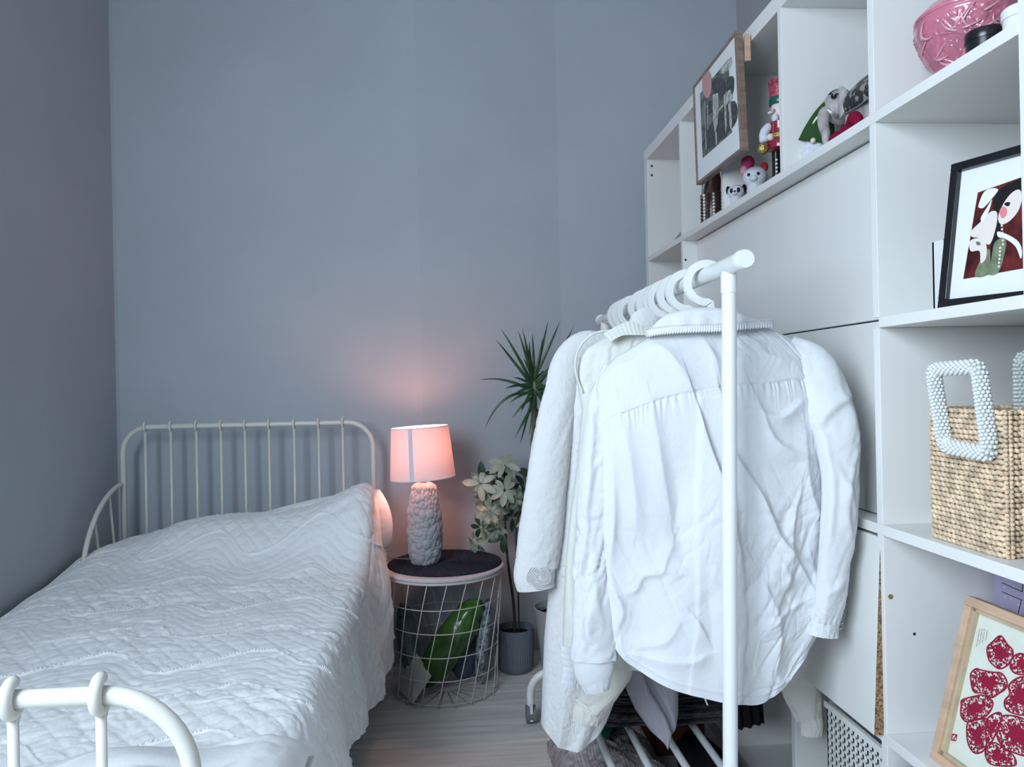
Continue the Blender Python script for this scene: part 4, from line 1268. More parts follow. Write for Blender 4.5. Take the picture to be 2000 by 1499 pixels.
cot = Thing('coat', 'white textured plush coat with stand collar behind the ivory blouse', 'coat', (.40, Y4, .5), group='clothes hanging on the rack')
bb, _ = body([(0, 715), (.06, 682), (.2, 662), (.4, 640), (.6, 635), (.85, 660), (1, 700)],
             [(0, 1414), (.2, 1434), (.5, 1446), (.8, 1440), (1, 1412)],
             [(640, 1180), (700, 1088), (760, 1086), (860, 1090), (1000, 1078), (1170, 1070), (1250, 1063), (1330, 1060), (1445, 1056)],
             [(640, 1360), (700, 1420), (900, 1400), (1150, 1290), (1300, 1225), (1400, 1185), (1446, 1160)], Y4, .05, f_coat, 200, 300)
cot.part('coat_body', bb, M['coat'], smooth=True)
cot.part('sleeve', sleeve([(1178, 664, 16, .0), (1138, 676, 27, -.005), (1108, 712, 31, -.012), (1095, 770, 32, -.02), (1080, 850, 38, -.03), (1067, 950, 40, -.035), (1056, 1040, 43, -.035), (1047, 1105, 41, -.035)], Y4, .6, n=160, seg=60, wr=.0032, seed=71, crs=55), M['coat'], smooth=True)
cf = cot.part('cuff', sleeve([(1047, 1098, 41, -.035), (1043, 1125, 40, -.035), (1046, 1150, 36, -.035)], Y4, .6, n=50, seg=60, wr=.0028, seed=73, crs=80), M['coat'], smooth=True)
# embroidered rosette on the cuff
ro = MB()
for k in range(7):
    rr2 = 6 + k * 3.0
    ro.tube([PY(1052 + rr2 * 1.0 * math.cos(a_), 1128 + rr2 * .85 * math.sin(a_) * (1 + .15 * math.sin(5 * a_ + k)), Y4 - .066 + .0006 * k) for a_ in np.linspace(0, 2 * np.pi, 26, endpoint=False)], .0007, 6, closed=True)
cot.part('rosette_embroidery', ro, M['coat'], parent=cf, smooth=True)
# stand collar folded open
rows = []
for k in np.linspace(0, 1, 10):
    q = spline([(1222, 640), (1238, 612), (1262, 601), (1292, 612), (1296, 625)], 40)
    q2 = spline([(1212, 648), (1230, 650), (1250, 658), (1272, 648), (1290, 634)], 40)
    rows.append([PY(a1[0] * (1 - k) + a2[0] * k, a1[1] * (1 - k) + a2[1] * k, Y4 - .02 - .03 * math.sin(math.pi * j / 39) * (.5 + .5 * k)) for j, (a1, a2) in enumerate(zip(q, q2))])
cot.part('collar', MB().grid(np.array(rows)), M['coat'], label='smooth white stand collar turned outward', smooth=True)

# --- lavender grey hoodie sleeve
Y5 = 1.70
hood = Thing('hoodie', 'lavender grey fleece top whose folded sleeve hangs below the front shirt', 'hoodie', (.42, Y5, .5), group='clothes hanging on the rack')
bb, _ = body([(0, 730), (.3, 670), (.5, 660), (.7, 670), (1, 730)], [(0, 1180), (.5, 1190), (1, 1180)], [(660, 1230), (730, 1215), (1260, 1225)],
             [(660, 1400), (730, 1470), (1260, 1470)], Y5, .03, lambda u, v, a_, b_: .006 * np.sin(u * 26), 50, 50)
hood.part('hoodie_body', bb, M['lavender'], smooth=True)
bb, _ = body([(0, 1120), (.5, 1115), (1, 1120)], [(0, 1425), (.3, 1440), (.6, 1453), (.85, 1452), (1, 1440)], [(1110, 1238), (1300, 1226), (1345, 1222), (1385, 1240), (1420, 1264), (1453, 1290)],
             [(1110, 1324), (1390, 1324), (1425, 1318), (1453, 1302)], Y5 - .02, .028,
             lambda u, v, a_, b_: -.016 * np.exp(-((u - (.25 + .75 * (v - .55) / .45)) / .07) ** 2) * (v > .3) + .003 * fbm(u * 4, v * 5, 2), 90, 120)
hood.part('sleeve', bb, M['lavender'], smooth=True)
solid('drawstring', MB().tube(spline([PY(1376, 1338, 1.42), PY(1378, 1352, 1.42), PY(1377, 1364, 1.42), PY(1382, 1378, 1.42)], 12), .0016, 6), M['white'], 'thin white cord end dangling below the shirt hem', 'cord')

# --- black skirt
Y6 = 1.763
skt = Thing('skirt', 'black skirt hanging behind the shirt right of the near post', 'skirt', (.5, Y6, .5), group='clothes hanging on the rack')
bb, _ = body([(0, 760), (.5, 752), (1, 760)], [(0, 1410), (.3, 1416), (.6, 1411), (.85, 1408), (1, 1412)], [(750, 1350), (1420, 1416)], [(750, 1440), (1420, 1492)], Y6, .025,
             lambda u, v, a_, b_: .006 * np.sin(u * 26) * v, 60, 60)
skt.part('skirt_body', bb, M['black_cloth'], smooth=True)

# --- navy top
Y7 = 1.881
nv_ = Thing('navy_top', 'navy top glimpsed between the cream sleeve and lavender sleeve', 'top', (.42, Y7, .5), group='clothes hanging on the rack')
bb, _ = body([(0, 740), (.5, 680), (1, 740)], [(0, 1390), (.5, 1400), (1, 1380)], [(680, 1230), (1400, 1215)], [(680, 1350), (1400, 1320)], Y7, .03,
             lambda u, v, a_, b_: .006 * np.sin(u * 22) * v, 60, 60)
nv_.part('top_body', bb, M['black_cloth'], smooth=True)
nv_.part('sleeve', sleeve([(1255, 1000, 16, -.03), (1252, 1200, 16, -.03), (1249, 1325, 12, -.03)], Y7, .5, wr=.003, seed=93), M['navy_cloth'], smooth=True)

# --- green jacket
Y8 = 1.946
grn = Thing('jacket', 'dark green jacket on the far side of the white coat', 'jacket', (.42, Y8, .5), group='clothes hanging on the rack')
bb, _ = body([(0, 715), (.05, 680), (.15, 668), (.4, 662), (1, 700)], [(0, 1442), (.2, 1450), (.45, 1440), (.7, 1425), (1, 1405)],
             [(660, 1110), (690, 1086), (740, 1077), (800, 1076), (1000, 1090), (1380, 1130), (1450, 1122)], [(660, 1300), (1300, 1260), (1400, 1232), (1450, 1205)], Y8, .035,
             lambda u, v, a_, b_: .008 * np.sin(u * 20 + v * 2) * v, 90, 120)
grn.part('jacket_body', bb, M['green_cloth'], smooth=True)


# ------------------------------------------------------------------ folded clothes on the rack's lower bars
def folded(x0, x1, y0, y1, z, h, m, lab, seed, cat='clothes'):
    """folded garment: a few stacked rounded layers"""
    n = 3
    t = Thing('folded_garment', lab, cat, ((x0 + x1) / 2, (y0 + y1) / 2, z), group='folded clothes on the lower bars')
    for k in range(n):
        hh_ = h / n
        u = np.linspace(0, 1, 40); aa = np.linspace(0, 2 * np.pi, 28, endpoint=False)
        Ug, Ag = np.meshgrid(u, aa, indexing='ij')
        cxx = np.sign(np.cos(Ag)) * np.abs(np.cos(Ag)) ** .35; czz = np.sign(np.sin(Ag)) * np.abs(np.sin(Ag)) ** .7
        xx_ = (x0 + x1) / 2 + (x1 - x0) / 2 * (2 * Ug - 1) * (1 + .01 * k)
        yy2 = (y0 + y1) / 2 + (y1 - y0) / 2 * cxx * np.clip(1 - np.abs(2 * Ug - 1) ** 10, .05, 1) ** .3 + .006 * vn(Ug * 5, Ag, seed + k)
        zz2 = z + hh_ * (k + .5) + hh_ / 2 * czz * np.clip(1 - np.abs(2 * Ug - 1) ** 8, .02, 1) ** .5 + .003 * vn(Ug * 6 + 3, Ag * 0 + k, seed)
        b = MB(); b.grid(np.stack([xx_, yy2, zz2], -1), wrapv=True)
        b.f.append(tuple(range(28))[::-1]); b.f.append(tuple(len(b.v) - 28 + q for q in range(28)))
        t.part('fabric_layer', b, m, smooth=True)
    return t


zq = .165
specs = [(.34, .70, 1.80, 2.17, .030, 'char2', 'slate striped knit folded at the bottom of the stack on the bars'),
         (.36, .71, 1.81, 2.16, .028, 'char1', 'charcoal knit folded second from the bottom of the stack on the bars'),
         (.35, .70, 1.80, 2.16, .026, 'char2', 'grey patterned knit folded in the middle of the stack on the bars'),
         (.36, .69, 1.82, 2.16, .020, 'black_cloth', 'black garment folded second from the top of the stack on the bars'),
         (.35, .70, 1.81, 2.15, .024, 'char1', 'dark grey knit folded on top of the stack on the bars')]
for (x0, x1, y0, y1, h, mm, lab) in specs:
    folded(x0, x1, y0, y1, zq, h, M[mm], lab, int(zq * 1000)); zq += h

# taupe knit heap and maroon box on the floor beneath the bars
def heap(x0, x1, y0, y1, h, seed):
    u = np.linspace(0, 1, 150); Ug, Vg = np.meshgrid(u, u, indexing='ij')
    e = np.clip(1 - np.abs(2 * Ug - 1) ** 3, 0, 1) ** .5 * np.clip(1 - np.abs(2 * Vg - 1) ** 3, 0, 1) ** .5
    z = h * e * (.8 + .25 * fbm(Ug * 3, Vg * 3, seed)) + e * (.010 * ridged(Ug * 5 + Vg * 2, Vg * 9, seed + 2, 2) + .003 * np.abs(np.sin(Ug * 120 + 8 * vn(Ug * 6, Vg * 6, 4))))
    X_ = x0 + (x1 - x0) * Ug + .01 * vn(Vg * 8, Ug * 0, 2); Y_ = y0 + (y1 - y0) * Vg + .01 * vn(Ug * 8, Vg * 0, 3)
    b = MB(); b.grid(np.stack([X_, Y_, z + .001], -1)); b.grid(np.stack([X_, Y_, 0 * z + .0008], -1)[::149, ::149])
    return b


solid('knit_throw', heap(.25, .515, 1.58, 2.10, .115, 3), M['taupe'], 'taupe cable-knit throw heaped on the floor under the rack bars', 'throw', smooth=True)
bx = Thing('shoe_box', 'maroon cardboard box on the floor under the rack behind the throw', 'box', (.58, 1.86, 0))
bx.part('box_body', MB().box((.53, 1.99, 0), (.66, 2.19, .085)), M['maroon'], bevel=.001)
bx.part('lid', MB().box((.527, 1.987, .087), (.663, 2.193, .108)), M['maroon'], bevel=.001)
bx2 = solid('shoe_bag', lumpy((.60, 1.76, .058), (.062, .20, .055), 33, .08), M['black_cloth'], 'black cloth bag on the floor right of the throw under the rack', 'bag', smooth=True)

# ------------------------------------------------------------------ things on the shelves
# pink lidded bowl
BX, BY, BZ4 = 0.815, 1.118, BZ[4]
bowl = Thing('lidded_bowl', 'pink glazed ceramic bowl with lid and raised floral relief on the top shelf', 'bowl', (BX, BY, BZ4))
bprof = [(.0, .036), (.004, .040), (.012, .043), (.035, .057), (.06, .070), (.08, .077), (.096, .0795), (.104, .079)]
nz, na = 130, 300
zv = np.linspace(0, .104, nz); av = np.linspace(0, 2 * np.pi, na, endpoint=False)
ZV, AV = np.meshgrid(zv, av, indexing='ij')
Rb = smooth_interp(bprof, ZV)
pts_ = np.array([(random.uniform(.0, .10), random.uniform(0, 2 * math.pi)) for _ in range(60)])
D = []
for (z2, a2) in pts_:
    da = (AV - a2 + np.pi) % (2 * np.pi) - np.pi
    D.append(np.sqrt((ZV - z2) ** 2 + (da * .07) ** 2))
D = np.sort(np.array(D), 0)
net = np.exp(-((D[1] - D[0]) / .0016) ** 2)
leafp = np.abs(np.sin(AV * 9 + ZV * 60)) * np.abs(np.sin(ZV * 120 + 3 * np.cos(AV * 9)))
maskz = np.clip((ZV - .012) / .008, 0, 1) * np.clip((.094 - ZV) / .004, 0, 1)
rel = (.0022 * net + .0018 * np.clip(ridged(AV * 7, ZV * 90, 4, 2), 0, 1)) * maskz
rim = .0018 * np.exp(-((ZV - .100) / .002) ** 2)
Rb = Rb + rel + rim
bbw = MB(); bbw.grid(np.stack([BX + Rb * np.cos(AV), BY + Rb * np.sin(AV), BZ4 + ZV], -1), wrapv=True); bbw.f.append(tuple(range(na))[::-1])
bowl.part('bowl_body', bbw, M['pink'], smooth=True)
sel_f = MB()
lidp = [(.080, .104), (.081, .108), (.078, .112), (.066, .124), (.045, .136), (.02, .143), (.010, .145), (.008, .150), (.013, .158), (.010, .166), (.002, .168)]
bowl.part('lid', MB().lathe(lidp, (BX, BY, BZ4), 56), M['pink'], smooth=50)
rv = MB()
for i in range(34):
    a_ = math.radians(150 + random.random() * 200); z_ = random.uniform(.025, .088)
    r_ = float(smooth_interp(bprof, z_)) + .002
    L_ = random.uniform(.010, .02); ori = random.uniform(-1.2, 1.2)
    pth = []
    for t in np.linspace(-1, 1, 9):
        a2 = a_ + L_ / r_ * t * math.cos(ori) + .06 * t * t; z2 = z_ + L_ * t * math.sin(ori) + .004 * t * t
        z2 = min(max(z2, .014), .095); r2 = float(smooth_interp(bprof, z2)) + .0016
        pth.append((BX + r2 * math.cos(a2), BY + r2 * math.sin(a2), BZ4 + z2))
    rv.tube(pth, [.0006, .0012, .0018, .0022, .0024, .0022, .0018, .0012, .0006], 6)
bowl.part('floral_relief', rv, M['pink_hi'], label='paler raised leaves and petals', kind='stuff', smooth=True)

tin = Thing('tin', 'small round black tin in front of the pink bowl', 'tin', (.765, 1.022, BZ4))
tin.part('tin_body', MB().lathe([(.001, 0), (.0245, 0), (.0255, .001), (.0255, .024)], (.765, 1.022, BZ4), 36), M['black'], smooth=40)
tin.part('lid', MB().lathe([(.0265, .024), (.0268, .025), (.0268, .036), (.0255, .038), (.001, .038)], (.765, 1.022, BZ4), 36), M['black'], smooth=40)
cup = Thing('jar', 'small white round jar right of the black tin on the top shelf', 'jar', (.772, .962, BZ4))
cup.part('jar_body', MB().lathe([(.001, 0), (.021, 0), (.023, .003), (.023, .028)], (.772, .962, BZ4), 32), M['white'], smooth=40)
cup.part('lid', MB().lathe([(.0245, .028), (.0248, .029), (.0248, .040), (.022, .043), (.001, .043)], (.772, .962, BZ4), 32), M['white'], smooth=40)


def framed(name, label, p_bl, p_br, H, lean, bw, depth, mframe, mmount, glass=True):
    """picture leaning in a cell: p_bl/p_br bottom corners (front face), returns thing and plane frame"""
    p0 = np.array(p_bl, float); p1 = np.array(p_br, float)
    e = p1 - p0; W = np.linalg.norm(e); e /= W
    nrm = np.cross(e, [0, 0, 1.0]); nrm /= np.linalg.norm(nrm)
    if np.dot(nrm, CAM - p0) < 0: nrm = -nrm
    up = np.array([0, 0, 1.0]) * math.cos(lean) - nrm * math.sin(lean)
    nn = nrm * math.cos(lean) + np.array([0, 0, 1.0]) * math.sin(lean)
    t = Thing(name, label, 'picture', (p0 + p1) / 2)
    def pt(u, v, w=0): return p0 + e * u + up * v + nn * w
    for (u0, u1, v0, v1) in ((0, W, 0, bw), (0, W, H - bw, H), (0, bw, bw, H - bw), (W - bw, W, bw, H - bw)):
        c = pt((u0 + u1) / 2, (v0 + v1) / 2, -depth / 2)
        t.part('frame_bar', MB().obox(c, e * (u1 - u0) / 2, up * (v1 - v0) / 2, nn * depth / 2), mframe, bevel=.001)
    t.part('mount', MB().obox(pt(W / 2, H / 2, -depth * .6), e * (W / 2 - bw * .8), up * (H / 2 - bw * .8), nn * .001), mmount)
    return t, pt, (p0, e, up, nn, W, H, depth * .6 - .001)


# black framed print of a stylised lady, second row
pbl = PZ(1830, 603, BZ[3]); pbr0 = PZ(2000, 585, BZ[3]); dirp = (pbr0 - pbl) / np.linalg.norm(pbr0 - pbl)
pbr = pbl + dirp * .185
bfr, pt_, fr1 = framed('framed_print', 'black framed portrait print of a dark haired woman leaning on the shelf', pbl, pbr, .222, .17, .0125, .016, M['black'], M['mount'])


def flat(t, fr, pix, m, lay, name='print_shape', label=None):
    p0, e, up, nn, W, H, back = fr
    q = p0 - nn * (back - .0003 * lay - .0004)
    pp = []
    for (x, y_) in pix:
        w = PPL(x, y_, q, nn); a_ = np.dot(w - p0, e); b_ = np.dot(w - p0, up)
        a_ = min(max(a_, .014), W - .014); b_ = min(max(b_, .014), H - .014)
        pp.append(q + e * a_ + up * b_)
    return t.part(name, MB().prism(pp, nn * .0002), m, label=label)


def smooth_poly(pts, n=40):
    a = np.array(pts + pts[:3], float)
    k = np.arange(len(a)); t = np.linspace(1, len(pts) + 1, n, endpoint=False)
    return list(zip(smooth_interp(np.stack([k, a[:, 0]], 1), t), smooth_interp(np.stack([k, a[:, 1]], 1), t)))


C2 = lambda x, y_: (1700 + x / 2.3433, y_ / 2.3433)
pr_o = flat(bfr, fr1, [C2(425, 1278), C2(492, 882), C2(703, 808), C2(820, 765), C2(790, 1200), C2(703, 1228)], M['a_red'], 1, 'print', 'dark red and black figure print')
def art(ptsl, mm, lay, sm_=True, name='print_shape'):
    q = [C2(*p) for p in ptsl]
    flat(bfr, fr1, smooth_poly(q, 36) if sm_ else q, M[mm], lay, name)
art([(590, 870), (640, 840), (694, 812), (760, 800), (740, 1000), (690, 880), (620, 940), (590, 1080), (560, 1200), (548, 1140), (575, 1010), (560, 930)], 'a_black', 2)
art([(600, 950), (640, 890), (680, 868), (694, 900), (680, 960), (640, 1010), (600, 1028), (585, 1000)], 'a_skin', 3)
art([(592, 965), (608, 945), (625, 960), (620, 990), (600, 998)], 'a_blush', 4)
art([(612, 935), (628, 925), (640, 930), (630, 945)], 'a_black', 5)
art([(460, 1060), (500, 1020), (550, 970), (580, 975), (575, 1040), (545, 1120), (500, 1090), (465, 1085)], 'a_skin', 3)
art([(455, 1105), (500, 1090), (530, 1120), (530, 1180), (505, 1205), (500, 1150), (460, 1150)], 'a_skin', 4)
art([(495, 940), (520, 880), (560, 862), (585, 870), (560, 905), (520, 950), (500, 952)], 'a_white', 3)
art([(505, 1000), (540, 940), (556, 915), (545, 960), (520, 1010)], 'a_white', 4)
art([(585, 1060), (640, 1080), (680, 1110), (694, 1150), (688, 1185), (665, 1130), (620, 1095), (585, 1085)], 'a_white', 4)
art([(570, 1110), (615, 1090), (620, 1130), (590, 1240), (540, 1255), (555, 1180)], 'a_green', 3)
art([(500, 1200), (545, 1140), (540, 1250), (480, 1265)], 'a_green', 2)
for k in range(9):
    art([(484 - 2 + 2 * k, 1108 + (k % 3) * 5), (488 + 2 * k, 1106 + (k % 3) * 5), (489 + 2 * k, 1112 + (k % 3) * 5), (484 + 2 * k, 1114 + (k % 3) * 5)], 'a_green', 5, False, 'bracelet_print')
for k in range(12):
    x = 600 - 4 + k * 1.2 * (1 if k < 6 else -1); y_ = 1030 + k * 17
    art([(x, y_), (x + 9, y_ - 3), (x + 10, y_ + 7), (x + 2, y_ + 9)], 'a_skin', 5, False, 'bead_print')

# white book behind the black frame
wbk = Thing('book', 'white book standing upright behind the black framed print', 'book', (.84, 1.165, BZ[3]))
wp = PZ(1818, 612, BZ[3])
wbk.part('cover', MB().box((.772, 1.130, BZ[3] + .0005), (.905, 1.134, BZ[3] + .112)).box((.772, 1.158, BZ[3] + .0005), (.905, 1.162, BZ[3] + .112)).box((.772, 1.130, BZ[3] + .0005), (.776, 1.162, BZ[3] + .112)), M['white'])
wbk.part('pages', MB().box((.777, 1.134, BZ[3] + .003), (.902, 1.158, BZ[3] + .109)), M['mount'])

# straw bag with pearl handles
bagz = BZ[2]
corner = (.736, .975); back_ = (.739, 1.138)
bag = Thing('straw_bag', 'woven straw handbag with pearl-covered handles on the middle shelf', 'handbag', (.80, 1.05, bagz))
bx0, bx1, by0, by1, bh = .742, .868, .978, 1.134, .200
per = []   # perimeter with rounded corners
def rrect(x0, x1, y0, y1, r, n=6):
    P_ = []
    for (cx, cy, a0) in ((x1 - r, y1 - r, 0), (x0 + r, y1 - r, math.pi / 2), (x0 + r, y0 + r, math.pi), (x1 - r, y0 + r, 1.5 * math.pi)):
        for k in range(n + 1):
            a_ = a0 + k / n * math.pi / 2
            P_.append((cx + r * math.cos(a_), cy + r * math.sin(a_)))
    return np.array(P_)
base_p = rrect(bx0, bx1, by0, by1, .012)
cen = np.array([(bx0 + bx1) / 2, (by0 + by1) / 2])
def bag_ring(z, inset=0):
    t = z / bh
    s = 1 + .02 * math.sin(t * 3) - inset
    return np.concatenate([cen + (base_p - cen) * s, np.full((len(base_p), 1), bagz + z)], 1)
bs = MB(); bs.grid(np.array([bag_ring(z, .035) for z in np.linspace(0.001, bh - .003, 8)]), wrapv=True); bs.f.append(tuple(range(len(base_p))))
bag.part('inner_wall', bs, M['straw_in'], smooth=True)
# braids: plump twisted stitches, one course above the other
braid = MB()
cl = np.concatenate([base_p, base_p[:1]]); seg_ = np.linalg.norm(np.diff(cl, axis=0), axis=1); cum = np.concatenate([[0], np.cumsum(seg_)]); Lp = cum[-1]
nst = 52; ncr = 27
for r in range(ncr):
    z = .004 + r * (bh - .006) / (ncr - 1)
    s_ = 1 + .02 * math.sin(z / bh * 3)
    for k in range(nst):
        for hh_ in (0, 1):
            d_ = ((k + .5 * hh_ + (r % 2) * .25 + random.uniform(-.08, .08)) / nst * Lp) % Lp
            x = np.interp(d_, cum, cl[:, 0]); y_ = np.interp(d_, cum, cl[:, 1]); x2 = np.interp((d_ + .002) % Lp, cum, cl[:, 0]); y2 = np.interp((d_ + .002) % Lp, cum, cl[:, 1])
            tx, ty = x2 - x, y2 - y_; l_ = math.hypot(tx, ty) + 1e-9; tx /= l_; ty /= l_
            x = cen[0] + (x - cen[0]) * s_; y_ = cen[1] + (y_ - cen[1]) * s_
            tl2 = .55 if hh_ == 0 else -.35
            a1 = np.array([tx * math.cos(tl2), ty * math.cos(tl2), math.sin(tl2)]); n1_ = np.array([ty, -tx, 0]); a2 = np.cross(n1_, a1)
            v_ = icv * np.array([.0066, .0036, .0030])
            w_ = v_[:, 0:1] * a1 + v_[:, 1:2] * a2 + v_[:, 2:3] * n1_ + np.array([x, y_, bagz + z]) + n1_ * (.0008 * hh_)
            braid.add(w_, icf)
bag.part('braided_straw', braid, M['straw'], kind='stuff', smooth=True)
# vertical plaits on the end face nearest the camera
vp = MB()
for kx in (.750, .775, .800, .825, .85):
    for r in range(32):
        z = .003 + r * (bh - .006) / 31
        for sgn in (-1, 1):
            c = np.array([kx + sgn * .0035, by0 - .0035, bagz + z])
            a1 = np.array([math.cos(.5), 0, sgn * math.sin(.5)]); a2 = np.array([-sgn * math.sin(.5), 0, math.cos(.5)])
            w_ = octv[:, 0:1] * .0055 * a1 + octv[:, 2:3] * .0042 * a2 + octv[:, 1:2] * np.array([0, .003, 0]) + c
            vp.add(w_, [(0, 2, 4), (2, 1, 4), (1, 3, 4), (3, 0, 4), (2, 0, 5), (1, 2, 5), (3, 1, 5), (0, 3, 5)])
bag.part('straw_plait', vp, M['straw'], label='upright plaits down the end of the bag', kind='stuff', smooth=True)
bag.part('lining_flap', MB().box((bx0 + .006, by1 - .022, bagz + .12), (bx0 + .010, by1 - .004, bagz + bh + .004)), M['lining'], bevel=.001)


def handle(corners, xoff):
    """rounded rectangle ring of pearls; corners as world points TL, TR, BR, BL"""
    cs_ = [np.array(c) for c in corners]
    path = []
    for i in range(4):
        p0, p1, p2 = cs_[i - 1], cs_[i], cs_[(i + 1) % 4]
        d0 = (p0 - p1) / np.linalg.norm(p0 - p1); d1_ = (p2 - p1) / np.linalg.norm(p2 - p1)
        r = .012
        a_ = p1 + d0 * r; c_ = p1 + d1_ * r
        for t in np.linspace(0, 1, 6): path.append((1 - t) ** 2 * a_ + 2 * t * (1 - t) * p1 + t * t * c_)
    path = np.array(path)
    # resample evenly
    cl2 = np.concatenate([path, path[:1]]); cu = np.concatenate([[0], np.cumsum(np.linalg.norm(np.diff(cl2, axis=0), axis=1))])
    n = 78; ds = np.linspace(0, cu[-1], n, endpoint=False)
    path = np.stack([np.interp(ds, cu, cl2[:, j]) for j in range(3)], 1)
    ho = bag.part('handle', MB().tube(path, .0075, 10, closed=True), M['pearlbase'], smooth=True)
    T_ = np.roll(path, -1, 0) - np.roll(path, 1, 0); T_ /= np.linalg.norm(T_, axis=1)[:, None]
    nr_ = np.cross(cs_[1] - cs_[0], cs_[2] - cs_[1]); nr_ /= np.linalg.norm(nr_)
    pb_ = MB()
    for i in range(n):
        b_ = np.cross(T_[i], nr_)
        for k in range(9):
            a_ = 2 * math.pi * (k + .5 * (i % 2)) / 9
            pb_.add(icv2 * .0030 + path[i] + (nr_ * math.cos(a_) + b_ * math.sin(a_)) * .0088, icf2)
    bag.part('pearls', pb_, M['pearl'], kind='stuff', parent=ho, smooth=True)


XH = bx0 - .012
handle([PX(1822, 722, XH), PX(1912, 716, XH + .003), PX(1934, 888, XH), PX(1846, 872, XH)], 0)
XH2 = bx1 + .006
handle([(XH2, by1 - .028, bagz + bh + .075), (XH2, by0 + .032, bagz + bh + .075), (XH2, by0 + .028, bagz + bh - .07), (XH2, by1 - .028, bagz + bh - .07)], 0)

# wooden framed papercut
wtl = PZ(1815, 1480, BZ[1]); e0 = np.array([-.0, -1, 0])
wfr, pt2, fr2 = framed('framed_papercut', 'pale wooden frame holding a red floral papercut on the low shelf', wtl + np.array([0, 0, .0]), wtl + np.array([.004, -.235, 0]), .262, .262, .0145, .022, M['wood'], M['ricepaper'])
p0, e, up_v, nn, W, H, bk_ = fr2
for (u0, u1, v0, v1) in ((.0145, .021, .0145, H - .0145), (.0145, W - .0145, H - .020, H - .0145), (.0145, W - .0145, .0145, .020)):
    wfr.part('inner_slip', MB().obox(p0 + e * (u0 + u1) / 2 + up_v * (v0 + v1) / 2 - nn * .009, e * (u1 - u0) / 2, up_v * (v1 - v0) / 2, nn * .004), M['wood_d'])
C8 = lambda x, y_: (1780 + x / 4.423, 1160 + y_ / 4.423)


def red_lobe(ptsl, seed):
    q = smooth_poly([C8(*p) for p in ptsl], 44)
    pl0 = p0 - nn * (bk_ - .0006)
    P3 = []
    for (x, y_) in q:
        w = PPL(x, y_, pl0, nn); a_ = np.dot(w - p0, e); b_ = np.dot(w - p0, up_v)
        a_ = min(max(a_, .023), W - .016); b_ = min(max(b_, .022), H - .022)
        P3.append(pl0 + e * a_ + up_v * b_)
    P3 = np.array(P3)
    b = MB(); b.tube(P3, .0011, 6, closed=True)
    # interior: curls, petals and dots cut from the same sheet
    uv = np.stack([(P3 - pl0) @ e, (P3 - pl0) @ up_v], 1); c = uv.mean(0); r_ = random.Random(seed)
    def inside(p):
        n_ = len(uv); k = False; j = n_ - 1
        for i in range(n_):
            if ((uv[i, 1] > p[1]) != (uv[j, 1] > p[1])) and (p[0] < (uv[j, 0] - uv[i, 0]) * (p[1] - uv[i, 1]) / (uv[j, 1] - uv[i, 1] + 1e-12) + uv[i, 0]): k = not k
            j = i
        return k
    lo_u, hi_u = uv.min(0), uv.max(0); area = np.prod(hi_u - lo_u)
    for _ in range(int(area / .0000065)):
        p = np.array([r_.uniform(lo_u[0], hi_u[0]), r_.uniform(lo_u[1], hi_u[1])])
        if not inside(p): continue
        a0 = r_.uniform(0, 6.28); ln = r_.uniform(.002, .0048); kk = r_.uniform(-1.5, 1.5)
        pts2 = []
        for t in np.linspace(0, 1, 5):
            p = p + ln / 4 * np.array([math.cos(a0 + kk * t), math.sin(a0 + kk * t)])
            if not inside(p): break
            pts2.append(pl0 + e * p[0] + up_v * p[1])
        if len(pts2) > 2: b.tube(pts2, [.0004] + [r_.uniform(.0007, .0013)] * (len(pts2) - 2) + [.0004], 4)
    if r_.random() < 2:
        # solid heart of the lobe
        cc_ = c + r_.uniform(-.002, .002); P4 = []
        for (u_, v_) in uv[::2]:
            q_ = cc_ + (np.array([u_, v_]) - cc_) * (.50 + .12 * math.sin(len(P4) * 1.7)); P4.append(pl0 + e * q_[0] + up_v * q_[1])
        b.prism(P4, nn * .0003)
    wfr.part('papercut_lobe', b, M['red'])


red_lobe([(770, 365), (830, 440), (875, 490), (870, 560), (830, 620), (760, 650), (700, 610), (665, 560), (655, 470), (700, 420)], 1)
red_lobe([(600, 660), (700, 680), (780, 690), (825, 760), (815, 820), (760, 860), (690, 900), (620, 860), (540, 850), (515, 760), (515, 690), (560, 650)], 2)
red_lobe([(440, 920), (540, 890), (620, 880), (700, 930), (690, 1000), (640, 1060), (560, 1090), (480, 1110), (430, 1060), (430, 970)], 3)
red_lobe([(490, 1110), (570, 1090), (660, 1090), (640, 1200), (650, 1290), (620, 1360), (550, 1380), (500, 1320), (480, 1230)], 4)
red_lobe([(660, 1080), (740, 1030), (780, 1050), (760, 1150), (720, 1230), (680, 1300), (650, 1260), (640, 1160)], 5)
red_lobe([(870, 560), (930, 520), (990, 530), (1080, 560), (1060, 680), (980, 700), (900, 690), (855, 640)], 6)
red_lobe([(840, 800), (900, 740), (980, 720), (1080, 760), (1060, 900), (1000, 1040), (900, 1040), (820, 1000), (805, 930), (850, 870)], 7)
red_lobe([(790, 1060), (900, 1060), (1000, 1100), (1090, 1150), (1080, 1320), (1000, 1400), (900, 1380), (800, 1330), (740, 1240), (760, 1150)], 8)
red_lobe([(650, 1330), (720, 1290), (800, 1340), (880, 1400), (900, 1480), (780, 1490), (680, 1470), (640, 1400)], 9)
